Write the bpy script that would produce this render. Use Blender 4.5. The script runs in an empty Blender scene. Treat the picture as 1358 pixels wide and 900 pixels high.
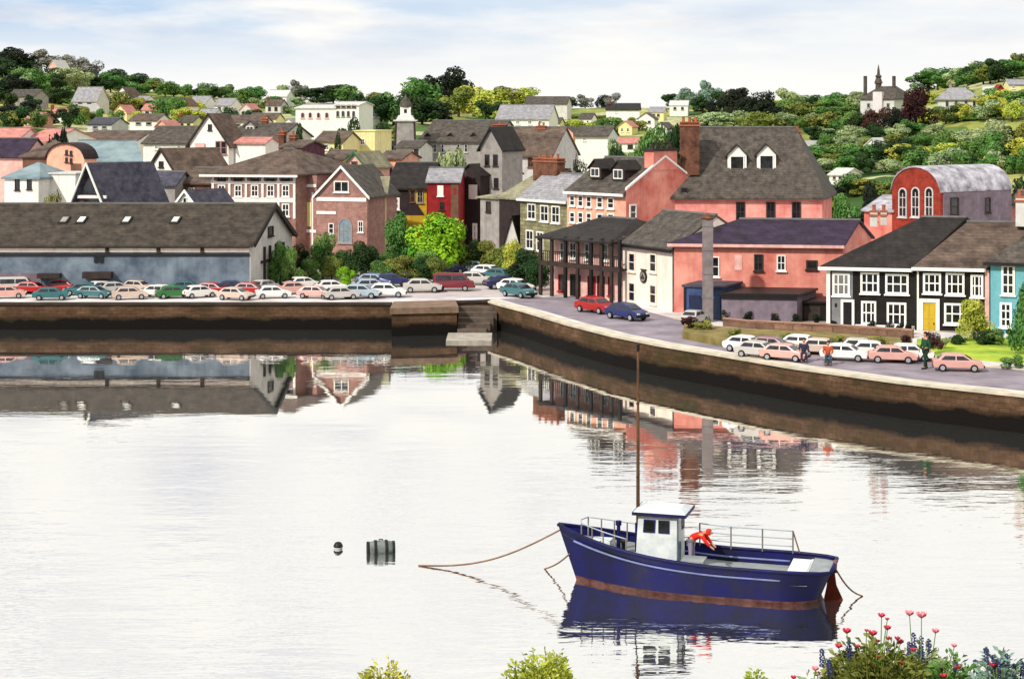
import bpy, math, random
from mathutils import Vector, Matrix
random.seed(7)
R = math.radians
# ---- picture geometry: CX, HY = image column straight ahead and horizon row, F = focal length in the photo's pixels
F = 2300.0; H = 20.0; CX = 679.0; HY = 150.0
sc = bpy.context.scene
col = sc.collection

# ---------------- camera
cd = bpy.data.cameras.new('camera'); cam = bpy.data.objects.new('camera', cd); col.objects.link(cam)
cam.location = (0, 0, H); cam.rotation_euler = (R(90), 0, 0)
cd.sensor_width = 36; cd.lens = F / 1358 * 36
cd.shift_y = -(450 - HY) / 1358
cd.clip_start = 0.5; cd.clip_end = 9000
sc.camera = cam

# ---------------- world
SUN_EL, SUN_AZ = 38, 222         # azimuth clockwise from +Y (north): light from behind left
wd = bpy.data.worlds.new('World'); sc.world = wd; wd.use_nodes = True
nt = wd.node_tree; nt.nodes.clear()
def N(t, kind, **kw):
    n = t.nodes.new(kind)
    for k, v in kw.items(): setattr(n, k, v)
    return n
out = N(nt, 'ShaderNodeOutputWorld'); bg = N(nt, 'ShaderNodeBackground'); bg.inputs[1].default_value = 0.13
nt.links.new(bg.outputs[0], out.inputs[0])
sky = N(nt, 'ShaderNodeTexSky', sky_type='NISHITA'); sky.sun_disc = False
sky.sun_elevation = R(SUN_EL); sky.sun_rotation = R(SUN_AZ); sky.air_density = 1.0; sky.dust_density = 1.5
tc = N(nt, 'ShaderNodeTexCoord')
mp = N(nt, 'ShaderNodeMapping'); mp.inputs['Scale'].default_value = (5, 5, 26); mp.inputs['Rotation'].default_value = (0, R(2), 0)
nt.links.new(tc.outputs['Generated'], mp.inputs[0])
nz = N(nt, 'ShaderNodeTexNoise'); nz.inputs['Scale'].default_value = 1.6; nz.inputs['Detail'].default_value = 7; nz.inputs['Roughness'].default_value = .55
nt.links.new(mp.outputs[0], nz.inputs['Vector'])
sx = N(nt, 'ShaderNodeSeparateXYZ'); nt.links.new(tc.outputs['Generated'], sx.inputs[0])
def M(t, op, a, b=None, clamp=False):
    n = N(t, 'ShaderNodeMath', operation=op); n.use_clamp = clamp
    for i, v in enumerate((a, b)):
        if v is None: continue
        if isinstance(v, (int, float)): n.inputs[i].default_value = v
        else: t.links.new(v, n.inputs[i])
    return n.outputs[0]
# cloud cover: thick and white low down, breaking up a little higher and to the left
thin = M(nt, 'MULTIPLY', M(nt, 'SUBTRACT', M(nt, 'MULTIPLY', sx.outputs[2], 22.0), 0.35, True), 1.0)
left = M(nt, 'ADD', M(nt, 'MULTIPLY', sx.outputs[0], -1.3), 0.62, True)
gap = M(nt, 'MULTIPLY', M(nt, 'MULTIPLY', M(nt, 'SUBTRACT', nz.outputs[0], 0.38), 5.0, True), M(nt, 'MULTIPLY', thin, left))
gap = M(nt, 'MULTIPLY', M(nt, 'MULTIPLY', gap, 1.1), M(nt, 'SUBTRACT', 2.0, M(nt, 'MULTIPLY', sx.outputs[2], 17.0), True))
cl = N(nt, 'ShaderNodeMix', data_type='RGBA')
cl.inputs[6].default_value = (7.75, 7.68, 7.45, 1); cl.inputs[7].default_value = (5.3, 5.45, 6.15, 1)
nz2 = N(nt, 'ShaderNodeTexNoise'); nz2.inputs['Scale'].default_value = 2.3; nz2.inputs['Detail'].default_value = 6
nt.links.new(mp.outputs[0], nz2.inputs['Vector'])
nt.links.new(M(nt, 'MULTIPLY', M(nt, 'MULTIPLY', M(nt, 'MULTIPLY', M(nt, 'SUBTRACT', nz2.outputs[0], 0.45), 4.0, True), thin), M(nt, 'ADD', M(nt, 'MULTIPLY', left, .8), .3, True)), cl.inputs[0])
mx = N(nt, 'ShaderNodeMix', data_type='RGBA')
nt.links.new(gap, mx.inputs[0]); nt.links.new(cl.outputs[2], mx.inputs[6])
bl = N(nt, 'ShaderNodeMix', data_type='RGBA'); bl.inputs[0].default_value = .85
nt.links.new(sky.outputs[0], bl.inputs[6]); bl.inputs[7].default_value = (4.0, 5.4, 7.4, 1)
nt.links.new(bl.outputs[2], mx.inputs[7]); nt.links.new(mx.outputs[2], bg.inputs[0])

# ---------------- sun
sd = bpy.data.lights.new('sun', 'SUN'); sd.energy = 3.6; sd.angle = R(1.5); sd.color = (1, .95, .87)
so = bpy.data.objects.new('sun', sd); col.objects.link(so)
az, el = R(SUN_AZ), R(SUN_EL)
dirv = Vector((math.sin(az) * math.cos(el), math.cos(az) * math.cos(el), math.sin(el)))
so.rotation_euler = dirv.to_track_quat('Z', 'Y').to_euler(); so.location = (-60, -60, 90)
vs = sc.view_settings; vs.view_transform = 'Standard'; vs.look = 'None'; vs.exposure = 0.0; vs.gamma = 1; vs.use_curve_mapping = False
sc.render.engine = 'CYCLES'; sc.cycles.max_bounces = 6; sc.cycles.glossy_bounces = 4; sc.cycles.diffuse_bounces = 3
sc.cycles.transparent_max_bounces = 8; sc.cycles.caustics_reflective = False

# ---------------- materials
def lin(c):
    return tuple((v / 12.92 if v <= .04045 else ((v + .055) / 1.055) ** 2.4) for v in c[:3])
MATS = {}
def mat(name, c, rough=.85, var=.18, scale=1.2, bump=.15, metal=0, kind=None, c2=None, spec=.3, rnd=0):
    """c is an sRGB-ish base colour; var = mottling of the surface"""
    if name in MATS: return MATS[name]
    m = bpy.data.materials.new(name); m.use_nodes = True; t = m.node_tree
    p = t.nodes['Principled BSDF']; p.inputs['Roughness'].default_value = rough; p.inputs['Metallic'].default_value = metal
    p.inputs['Specular IOR Level'].default_value = spec
    a = lin(c); b = lin(c2) if c2 else None
    tc = N(t, 'ShaderNodeTexCoord'); oi = N(t, 'ShaderNodeObjectInfo')
    add = N(t, 'ShaderNodeVectorMath', operation='ADD')
    ml = N(t, 'ShaderNodeMath', operation='MULTIPLY'); t.links.new(oi.outputs['Random'], ml.inputs[0]); ml.inputs[1].default_value = 37
    t.links.new(tc.outputs['Object'], add.inputs[0]); t.links.new(ml.outputs[0], add.inputs[1])
    n1 = N(t, 'ShaderNodeTexNoise'); n1.inputs['Scale'].default_value = scale; n1.inputs['Detail'].default_value = 6; n1.inputs['Roughness'].default_value = .62
    t.links.new(add.outputs[0], n1.inputs['Vector'])
    cr = N(t, 'ShaderNodeMix', data_type='RGBA')
    cr.inputs[6].default_value = tuple(v * (1 - var) for v in a) + (1,)
    cr.inputs[7].default_value = (tuple(b) if b else tuple(min(.9, v * (1 + var * .9) + .01 * var) for v in a)) + (1,)
    t.links.new(M(t, 'MULTIPLY', M(t, 'SUBTRACT', n1.outputs[0], .33), 3.0, True), cr.inputs[0])
    colr = cr.outputs[2]; hgt = n1.outputs[0]
    if kind in ('brick', 'stone', 'slate'):
        bt = N(t, 'ShaderNodeTexBrick'); sp = N(t, 'ShaderNodeSeparateXYZ'); cb = N(t, 'ShaderNodeCombineXYZ')
        t.links.new(tc.outputs['Object'], sp.inputs[0])
        xx = M(t, 'ADD', sp.outputs[0], M(t, 'MULTIPLY', sp.outputs[1], .83)); t.links.new(xx, cb.inputs[0]); t.links.new(sp.outputs[2], cb.inputs[1])
        vd = N(t, 'ShaderNodeVectorMath', operation='ADD'); vs_ = N(t, 'ShaderNodeVectorMath', operation='SCALE'); vs_.inputs['Scale'].default_value = .14 if kind == 'stone' else .04
        nd = N(t, 'ShaderNodeTexNoise'); nd.inputs['Scale'].default_value = 1.6; t.links.new(tc.outputs['Object'], nd.inputs['Vector']); t.links.new(nd.outputs['Color'], vs_.inputs[0]); t.links.new(cb.outputs[0], vd.inputs[0]); t.links.new(vs_.outputs[0], vd.inputs[1]); t.links.new(vd.outputs[0], bt.inputs['Vector'])
        bt.inputs['Scale'].default_value = 1
        w, h, mo, k = {'brick': (.42, .15, .018, .16), 'stone': (.95, .42, .035, .34), 'slate': (.5, .24, .022, .17)}[kind]
        bt.inputs['Brick Width'].default_value = w; bt.inputs['Row Height'].default_value = h; bt.inputs['Mortar Size'].default_value = mo
        bt.inputs['Mortar Smooth'].default_value = .4; bt.inputs['Bias'].default_value = 0
        bt.inputs['Color1'].default_value = (1 - k, 1 - k, 1 - k, 1); bt.inputs['Color2'].default_value = (1.0 + k * .6,) * 3 + (1,)
        mv = .62 if kind == 'slate' else (.7 if kind == 'brick' else .5); bt.inputs['Mortar'].default_value = (mv, mv, mv, 1)
        mm = N(t, 'ShaderNodeMix', data_type='RGBA'); mm.blend_type = 'MULTIPLY'; mm.inputs[0].default_value = 1
        t.links.new(colr, mm.inputs[6]); t.links.new(bt.outputs['Color'], mm.inputs[7]); colr = mm.outputs[2]
    if kind == 'wall' or kind == 'brick':
        # rain streaks and grime of their own shape
        ms = N(t, 'ShaderNodeMapping'); ms.inputs['Scale'].default_value = (2.2, 2.2, .22); t.links.new(add.outputs[0], ms.inputs[0])
        n3 = N(t, 'ShaderNodeTexNoise'); n3.inputs['Scale'].default_value = 1.0; n3.inputs['Detail'].default_value = 5; t.links.new(ms.outputs[0], n3.inputs['Vector'])
        mm = N(t, 'ShaderNodeMix', data_type='RGBA'); mm.blend_type = 'MULTIPLY'
        t.links.new(M(t, 'MULTIPLY', M(t, 'SUBTRACT', n3.outputs[0], .5), 3.2, True), mm.inputs[0])
        t.links.new(colr, mm.inputs[6]); mm.inputs[7].default_value = (.80, .77, .74, 1); colr = mm.outputs[2]
    if rnd:
        hs = N(t, 'ShaderNodeHueSaturation'); t.links.new(colr, hs.inputs['Color'])
        t.links.new(M(t, 'ADD', .5 - rnd * .06, M(t, 'MULTIPLY', oi.outputs['Random'], rnd * .12)), hs.inputs['Hue'])
        r2 = M(t, 'FRACT', M(t, 'MULTIPLY', oi.outputs['Random'], 7.31))
        t.links.new(M(t, 'ADD', 1 - rnd * .4, M(t, 'MULTIPLY', r2, rnd * .9)), hs.inputs['Value']); colr = hs.outputs[0]
    t.links.new(colr, p.inputs['Base Color'])
    if bump:
        bm_ = N(t, 'ShaderNodeBump'); bm_.inputs['Strength'].default_value = bump; bm_.inputs['Distance'].default_value = .06
        n2 = N(t, 'ShaderNodeTexNoise'); n2.inputs['Scale'].default_value = 9; n2.inputs['Detail'].default_value = 4
        t.links.new(tc.outputs['Object'], n2.inputs['Vector']); t.links.new(n2.outputs[0], bm_.inputs['Height']); t.links.new(bm_.outputs[0], p.inputs['Normal'])
    MATS[name] = m; return m

def WALL(name, c, **k): k.setdefault('kind', 'wall'); k.setdefault('var', .2); return mat(name, c, **k)
white = WALL('white_paint', (.93, .92, .89), var=.06)
whitew = mat('white_joinery', (.95, .94, .91), var=.04, rough=.5, bump=0)
cream = WALL('cream_render', (.97, .88, .82), var=.10)
pink = WALL('pink_render', (.86, .49, .46), c2=(.94, .67, .62), var=.14, scale=.5)
salmon = WALL('salmon_render', (.84, .45, .40), c2=(.92, .63, .56), var=.14, scale=.5)
palepink = WALL('pale_pink_render', (.90, .70, .66), var=.2)
peach = WALL('peach_render', (.90, .66, .56), var=.18)
redw = WALL('red_boards', (.56, .11, .13), var=.3)
yellow = WALL('yellow_render', (.76, .64, .18), var=.15)
paleyel = WALL('pale_yellow_render', (.90, .86, .62), var=.1)
greyw = WALL('grey_render', (.60, .58, .56), var=.22)
greyl = WALL('light_grey_render', (.80, .79, .77), var=.12)
bluegrey = WALL('blue_grey_cladding', (.33, .39, .46), c2=(.50, .55, .60), var=.28, scale=.45)
stone = mat('olive_stone', (.55, .53, .40), var=.3, kind='stone')
brownbrick = mat('brown_brick', (.64, .48, .44), var=.25, kind='brick')
redbrick = mat('red_brick', (.58, .21, .15), var=.3, kind='brick')
blackw = WALL('black_render', (.10, .085, .08), var=.3)
teal = WALL('teal_render', (.42, .66, .70), var=.16)
darkw = WALL('dark_timber', (.19, .15, .15), var=.3)
purplew = WALL('grey_purple_render', (.47, .42, .46), var=.25)
blueshed = WALL('navy_boards', (.24, .31, .46), var=.3)
plum = WALL('plum_boards', (.36, .22, .28), var=.25)
slate = mat('slate_roof', (.25, .23, .21), c2=(.39, .355, .32), var=.25, kind='slate', rough=.7, scale=1.5)
slatel = mat('light_slate_roof', (.56, .56, .58), c2=(.66, .65, .66), var=.2, kind='slate', rough=.7)
slated = mat('dark_slate_roof', (.11, .10, .10), c2=(.21, .185, .17), var=.25, kind='slate', rough=.7)
slatep = mat('purple_slate_roof', (.13, .08, .15), c2=(.24, .17, .27), var=.25, kind='slate', rough=.65, scale=.9)
slateb = mat('blue_slate_roof', (.22, .22, .28), c2=(.34, .33, .38), var=.25, kind='slate', rough=.7)
brownroof = mat('brown_tile_roof', (.31, .255, .225), c2=(.46, .39, .34), var=.25, kind='slate', scale=.7)
shedroof = mat('brown_sheet_roof', (.20, .175, .145), c2=(.32, .28, .235), var=.28, kind='slate', rough=.7, scale=1.1)
tealroof = mat('teal_sheet_roof', (.42, .52, .55), c2=(.55, .62, .63), var=.2, rough=.5, scale=.5)
oliveroof = mat('olive_slate_roof', (.50, .48, .38), c2=(.63, .61, .50), var=.25, kind='slate', scale=.6)
pinkroof = mat('clay_tile_roof', (.78, .52, .48), var=.2, kind='slate')
metalroof = mat('streaked_zinc_roof', (.50, .48, .52), c2=(.80, .79, .82), var=.3, rough=.45, scale=.9)
glass = mat('window_glass', (.04, .045, .06), c2=(.20, .21, .24), rough=.08, var=.5, scale=1.1, bump=0, spec=.6)  # paler mottling in the pane colour imitates reflected sky
glasslt = mat('frosted_glass', (.50, .56, .60), rough=.2, var=.3, bump=0)
blackm = mat('black_metal', (.09, .08, .085), rough=.5, var=.2, bump=0)
darkwood = mat('dark_brown_wood', (.21, .165, .15), rough=.8, var=.3)
redbrown = mat('red_brown_brick', (.36, .22, .17), c2=(.50, .34, .26), var=.3, kind='brick')
potm = mat('clay_pot', (.62, .36, .26), var=.2, bump=0)
steelpipe = mat('grey_flue_metal', (.50, .46, .46), rough=.5, var=.25)
brownbare = mat('brown_timber', (.42, .31, .24), var=.25)
greytrim = mat('grey_trim', (.45, .44, .43), var=.2)

# ---------------- helpers
def W(px, py, D): return Vector(((px - CX) * D / F, D, H - (py - HY) * D / F))
def XY(px, D): return Vector(((px - CX) * D / F, D))
def Dz(py, z): return (H - z) * F / (py - HY)     # depth at which height z shows at row py

class MB:
    def __init__(s): s.v = []; s.f = []; s.m = []; s.cur = 0
    def add(s, vs, fs):
        o = len(s.v); s.v += [tuple(v) for v in vs]; s.f += [tuple(i + o for i in f) for f in fs]; s.m += [s.cur] * len(fs)
    def hexa(s, p): s.add(p, [(0, 3, 2, 1), (4, 5, 6, 7), (0, 1, 5, 4), (1, 2, 6, 5), (2, 3, 7, 6), (3, 0, 4, 7)])
    def box(s, x0, x1, y0, y1, z0, z1, T=None):
        p = [(x0, y0, z0), (x1, y0, z0), (x1, y1, z0), (x0, y1, z0), (x0, y0, z1), (x1, y0, z1), (x1, y1, z1), (x0, y1, z1)]
        if T: p = [T(*q) for q in p]
        s.hexa(p)
    def sweep(s, a, b):
        n = len(a); s.add(list(a) + list(b), [tuple(range(n))[::-1], tuple(range(n, 2 * n))] + [(i, (i + 1) % n, n + (i + 1) % n, n + i) for i in range(n)])
    def shell(s, faces, t):
        """roof sheets given by their underside polygons, thickened upwards by t into one closed mesh"""
        key = {}; vs = []
        def idx(p):
            k = tuple(round(c, 4) for c in p)
            if k not in key: key[k] = len(vs); vs.append(p)
            return key[k]
        fi = [[idx(p) for p in f] for f in faces]; n = len(vs)
        edges = {}
        for f in fi:
            for i in range(len(f)):
                e = (f[i], f[(i + 1) % len(f)]); edges[e] = 1
        out = [tuple(f[::-1]) for f in fi] + [tuple(i + n for i in f) for f in fi]
        for (a, b) in list(edges):
            if (b, a) not in edges: out.append((a, b, b + n, a + n))
        s.add([tuple(p) for p in vs] + [(p[0], p[1], p[2] + t) for p in vs], out)
    def tube(s, pts, r, n=8, close=True):
        pts = [Vector(p) for p in pts]; rs = r if isinstance(r, (list, tuple)) else [r] * len(pts)
        vs = []; fs = []
        for i, p in enumerate(pts):
            d = (pts[min(i + 1, len(pts) - 1)] - pts[max(i - 1, 0)]).normalized()
            a = d.orthogonal().normalized() if abs(d.z) > .9 else d.cross(Vector((0, 0, 1))).normalized()
            b = d.cross(a).normalized()
            for k in range(n):
                t = 2 * math.pi * k / n; vs.append(p + (a * math.cos(t) + b * math.sin(t)) * rs[i])
        for i in range(len(pts) - 1):
            for k in range(n): fs.append((i * n + k, i * n + (k + 1) % n, (i + 1) * n + (k + 1) % n, (i + 1) * n + k))
        if close: fs += [tuple(range(n))[::-1], tuple(range((len(pts) - 1) * n, len(pts) * n))]
        s.add(vs, fs)
    def lathe(s, c, prof, n=16, axis='z'):
        vs = []; fs = []
        for (r, z) in prof:
            for k in range(n):
                t = 2 * math.pi * k / n; a, b = r * math.cos(t), r * math.sin(t)
                vs.append((c[0] + a, c[1] + b, c[2] + z) if axis == 'z' else (c[0] + z, c[1] + a, c[2] + b) if axis == 'x' else (c[0] + a, c[1] + z, c[2] + b))
        for i in range(len(prof) - 1):
            for k in range(n): fs.append((i * n + k, i * n + (k + 1) % n, (i + 1) * n + (k + 1) % n, (i + 1) * n + k))
        fs += [tuple(range(n))[::-1], tuple(range((len(prof) - 1) * n, len(prof) * n))]
        s.add(vs, fs)
    def mesh(s, name, mats, smooth=False, fix=True):
        me = bpy.data.meshes.new(name); me.from_pydata(s.v, [], s.f)
        for m in (mats if isinstance(mats, (list, tuple)) else [mats]): me.materials.append(m)
        for p, k in zip(me.polygons, s.m): p.material_index = k; p.use_smooth = smooth
        if fix:
            import bmesh
            b = bmesh.new(); b.from_mesh(me); bmesh.ops.recalc_face_normals(b, faces=b.faces); b.to_mesh(me); b.free()
        me.update(); return me
    def build(s, name, mats, parent=None, smooth=False, fix=True):
        o = bpy.data.objects.new(name, s.mesh(name, mats, smooth, fix)); col.objects.link(o)
        if parent: o.parent = parent
        return o
def tag(o, label=None, cat=None, group=None, kind=None):
    if label: o['label'] = label
    if cat: o['category'] = cat
    if group: o['group'] = group
    if kind: o['kind'] = kind
    return o
def empty(name, label, cat, loc, rz=0, group=None):
    o = bpy.data.objects.new(name, None); col.objects.link(o); o.empty_display_size = .3
    o.location = loc; o.rotation_euler = (0, 0, rz); return tag(o, label, cat, group)

# ---------------- terrain: image row of the bare ground by column (at x) and depth, turned into real heights
TX = [-700, 0, 200, 450, 650, 850, 1050, 1200, 1358, 2100]
TD = [168, 190, 215, 230, 290, 370, 480, 600, 700, 800]
TY = {
 0:    [None, None, 332, 300, 232, 188, 146, 108, 92, 90],
 200:  [None, None, 336, 306, 236, 190, 164, 138, 122, 120],
 450:  [None, None, None, 318, 245, 196, 170, 152, 139, 138],
 650:  [None, None, None, 323, 258, 204, 174, 158, 145, 143],
 850:  [None, None, None, 318, 252, 200, 170, 153, 146, 144],
 1050: [None, None, 336, 302, 235, 188, 158, 142, 133, 133],
 1200: [None, None, 334, 290, 222, 172, 147, 132, 122, 124],
 1358: [None, None, 320, 268, 202, 150, 118, 98, 88, 90]}
TZ = []
for x in TX:
    r = TY[min(max(x, 0), 1358)]
    TZ.append([2.4 if y is None else H - (y - HY) * D / F for y, D in zip(r, TD)])
def gz(X, D):
    if D <= 168: return 2.4
    px = CX + X / D * F; px = min(max(px, -700), 2100); Dq = min(D, 800)
    i = max(j for j in range(len(TX)) if TX[j] <= px); i = min(i, len(TX) - 2)
    j = max(k for k in range(len(TD)) if TD[k] <= Dq); j = min(j, len(TD) - 2)
    a = (px - TX[i]) / (TX[i + 1] - TX[i]); b = (Dq - TD[j]) / (TD[j + 1] - TD[j])
    a = a * a * (3 - 2 * a)
    z = (TZ[i][j] * (1 - a) + TZ[i + 1][j] * a) * (1 - b) + (TZ[i][j + 1] * (1 - a) + TZ[i + 1][j + 1] * a) * b
    if D > 800: z -= (D - 800) * .03
    return z
def ground_D(px, py):
    D = 108.0
    while D < 800:
        z = gz((px - CX) * D / F, D)
        if HY + (H - z) * F / D <= py: return D
        D += .5
    return 790.0

# ---------------- setting: water, ground, hills
def strip_mat(name, c, c2, scale, rough=.9, var=.2): return mat(name, c, c2=c2, scale=scale, rough=rough, var=var)

wm = bpy.data.materials.new('harbour_water'); wm.use_nodes = True; t = wm.node_tree; t.nodes.clear()
o_ = N(t, 'ShaderNodeOutputMaterial'); mxs = N(t, 'ShaderNodeMixShader'); gl = N(t, 'ShaderNodeBsdfGlossy'); df = N(t, 'ShaderNodeBsdfDiffuse')
gl.inputs['Color'].default_value = (1.0, .985, .95, 1); gl.inputs['Roughness'].default_value = .015
df.inputs['Color'].default_value = (.30, .33, .33, 1)
mxs.inputs[0].default_value = .97
t.links.new(df.outputs[0], mxs.inputs[1]); t.links.new(gl.outputs[0], mxs.inputs[2]); t.links.new(mxs.outputs[0], o_.inputs[0])
tc = N(t, 'ShaderNodeTexCoord')
def wn(scale, sc3, det):
    mp = N(t, 'ShaderNodeMapping'); mp.inputs['Scale'].default_value = sc3; t.links.new(tc.outputs['Object'], mp.inputs[0])
    n = N(t, 'ShaderNodeTexNoise'); n.inputs['Scale'].default_value = scale; n.inputs['Detail'].default_value = det; t.links.new(mp.outputs[0], n.inputs['Vector']); return n.outputs[0]
patch = M(t, 'MULTIPLY', M(t, 'SUBTRACT', wn(.03, (1, 1.6, 1), 3), .42), 4, True)
rip = M(t, 'ADD', M(t, 'MULTIPLY', wn(1.0, (.16, .55, 1), 3), .9), M(t, 'MULTIPLY', wn(1.0, (1.1, 3.4, 1), 2), .12))
b_ = N(t, 'ShaderNodeBump'); b_.inputs['Distance'].default_value = .032
sy_ = N(t, 'ShaderNodeSeparateXYZ'); t.links.new(tc.outputs['Object'], sy_.inputs[0])
openw = M(t, 'MULTIPLY', M(t, 'SUBTRACT', 112.0, sy_.outputs[1]), .028, True)   # sheltered by the quays, a light breeze further out
t.links.new(M(t, 'ADD', M(t, 'ADD', .12, M(t, 'MULTIPLY', patch, .35)), M(t, 'MULTIPLY', openw, 1.5)), b_.inputs['Strength']); t.links.new(rip, b_.inputs['Height'])
t.links.new(b_.outputs[0], gl.inputs['Normal'])
mb = MB(); mb.add([(-900, -300, 0), (900, -300, 0), (900, 175, 0), (-900, 175, 0)], [(0, 1, 2, 3)])
tag(mb.build('water', wm), kind='structure')

# quay line (top edge, z = 2.4)
RQ = [(648, 397), (672, 404), (700, 411), (760, 429), (820, 444), (880, 456), (960, 469), (1060, 486), (1200, 505), (1358, 522), (1700, 562), (2300, 640)]
RQ = [tuple(XY(x, Dz(y, 2.4))) for x, y in RQ]
LQ = [(-420, 160.8), XY(520, 160.8)]
QZ = 2.4
quay_pts = [(-420, 160.8), tuple(XY(520, 160.8)), tuple(XY(648, 162.5))] + RQ + [(230, RQ[-1][1]), (230, 168), (-420, 168)]
gm = strip_mat('pale_concrete', (.80, .77, .75), (.90, .87, .86), .35)
mb = MB(); n = len(quay_pts); mb.add([(x, y, QZ) for x, y in quay_pts], [tuple(range(n))])
o = mb.build('quay_ground', gm); tag(o, kind='structure')
for p in o.data.polygons:
    if p.normal.z < 0: p.flip()

# town and hills
tm = bpy.data.materials.new('hill_grass'); tm.use_nodes = True; t = tm.node_tree; p = t.nodes['Principled BSDF']; p.inputs['Roughness'].default_value = .95; p.inputs['Specular IOR Level'].default_value = .1
tc = N(t, 'ShaderNodeTexCoord'); mp = N(t, 'ShaderNodeMapping'); mp.inputs['Scale'].default_value = (1, .5, 1); t.links.new(tc.outputs['Object'], mp.inputs[0])
vn = N(t, 'ShaderNodeTexVoronoi'); vn.inputs['Scale'].default_value = .045; vn.inputs['Randomness'].default_value = .9
n1 = N(t, 'ShaderNodeTexNoise'); n1.inputs['Scale'].default_value = .06; n1.inputs['Detail'].default_value = 4
ad = N(t, 'ShaderNodeVectorMath', operation='ADD'); sc_ = N(t, 'ShaderNodeVectorMath', operation='SCALE'); sc_.inputs['Scale'].default_value = 9
t.links.new(mp.outputs[0], n1.inputs['Vector']); t.links.new(n1.outputs['Color'], sc_.inputs[0]); t.links.new(mp.outputs[0], ad.inputs[0]); t.links.new(sc_.outputs[0], ad.inputs[1])
t.links.new(ad.outputs[0], vn.inputs['Vector'])
sp = N(t, 'ShaderNodeSeparateColor'); t.links.new(vn.outputs['Color'], sp.inputs[0])
cr = N(t, 'ShaderNodeValToRGB'); t.links.new(sp.outputs[0], cr.inputs[0])
cr.color_ramp.interpolation = 'CONSTANT'
els = [(0, (.55, .58, .30)), (.18, (.33, .44, .22)), (.36, (.70, .68, .40)), (.5, (.25, .36, .18)), (.64, (.74, .73, .55)), (.78, (.40, .48, .25)), (.9, (.60, .62, .32))]
cr.color_ramp.elements[0].position = 0; cr.color_ramp.elements[0].color = lin(els[0][1]) + (1,)
cr.color_ramp.elements[1].position = els[1][0]; cr.color_ramp.elements[1].color = lin(els[1][1]) + (1,)
for ps, c in els[2:]:
    e = cr.color_ramp.elements.new(ps); e.color = lin(c) + (1,)
n2 = N(t, 'ShaderNodeTexNoise'); n2.inputs['Scale'].default_value = .5; n2.inputs['Detail'].default_value = 5; t.links.new(tc.outputs['Object'], n2.inputs['Vector'])
mm = N(t, 'ShaderNodeMix', data_type='RGBA'); t.links.new(M(t, 'MULTIPLY', M(t, 'SUBTRACT', n2.outputs[0], .45), 3, True), mm.inputs[0])
t.links.new(cr.outputs[0], mm.inputs[6]); mm.inputs[7].default_value = lin((.24, .34, .15)) + (1,)
# paved low town, grass above
sz = N(t, 'ShaderNodeSeparateXYZ'); t.links.new(tc.outputs['Object'], sz.inputs[0])
m3 = N(t, 'ShaderNodeMix', data_type='RGBA'); t.links.new(M(t, 'MULTIPLY', M(t, 'SUBTRACT', M(t, 'ADD', sz.outputs[2], M(t, 'MULTIPLY', n2.outputs[0], 4)), 6.5), .5, True), m3.inputs[0])
m3.inputs[6].default_value = lin((.74, .70, .68)) + (1,); t.links.new(mm.outputs[2], m3.inputs[7]); t.links.new(m3.outputs[2], p.inputs['Base Color'])
bb = N(t, 'ShaderNodeBump'); bb.inputs['Strength'].default_value = .4; bb.inputs['Distance'].default_value = .5; t.links.new(n2.outputs[0], bb.inputs['Height']); t.links.new(bb.outputs[0], p.inputs['Normal'])
rows = [168, 179, 190]
while rows[-1] < 1000: rows.append(rows[-1] * 1.022 + .5)
rows += [1120, 1300]
cols_ = list(range(-1400, 2800, 25)); mb = MB(); vs = []
for D in rows:
    for px in cols_:
        X = (px - CX) * D / F; z = gz(X, D)
        if 235 < D <= 1000: z += .35 * math.sin(X * .13 + D * .05) + .3 * math.sin(X * .31 - D * .11)
        vs.append((X, D, z if D < 1001 else max(-2, gz(X, 1000) - (D - 1000) * .08)))
nc = len(cols_)
mb.add(vs, [(i * nc + j, i * nc + j + 1, (i + 1) * nc + j + 1, (i + 1) * nc + j) for i in range(len(rows) - 1) for j in range(nc - 1)])
tag(mb.build('hills', tm, smooth=True, fix=False), kind='structure')

# near bank under the viewpoint
bankm = strip_mat('bank_grass', (.34, .40, .20), (.50, .50, .26), .8)
mb = MB(); vs = []
def bank_z(x, y): return 18.0 - .305 * max(y, -6) + .25 * math.sin(x * .7) * min(1, max(0, y) / 8)
ys = [-40, -15, -6] + [i * 2.5 for i in range(0, 28)]
xs = [i * 3 - 60 for i in range(41)]
for y in ys:
    for x in xs: vs.append((x, y, max(-3, bank_z(x, y))))
mb.add(vs, [(i * 41 + j, i * 41 + j + 1, (i + 1) * 41 + j + 1, (i + 1) * 41 + j) for i in range(len(ys) - 1) for j in range(40)])
tag(mb.build('foreground_bank', bankm, smooth=True, fix=False), kind='structure')

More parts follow.
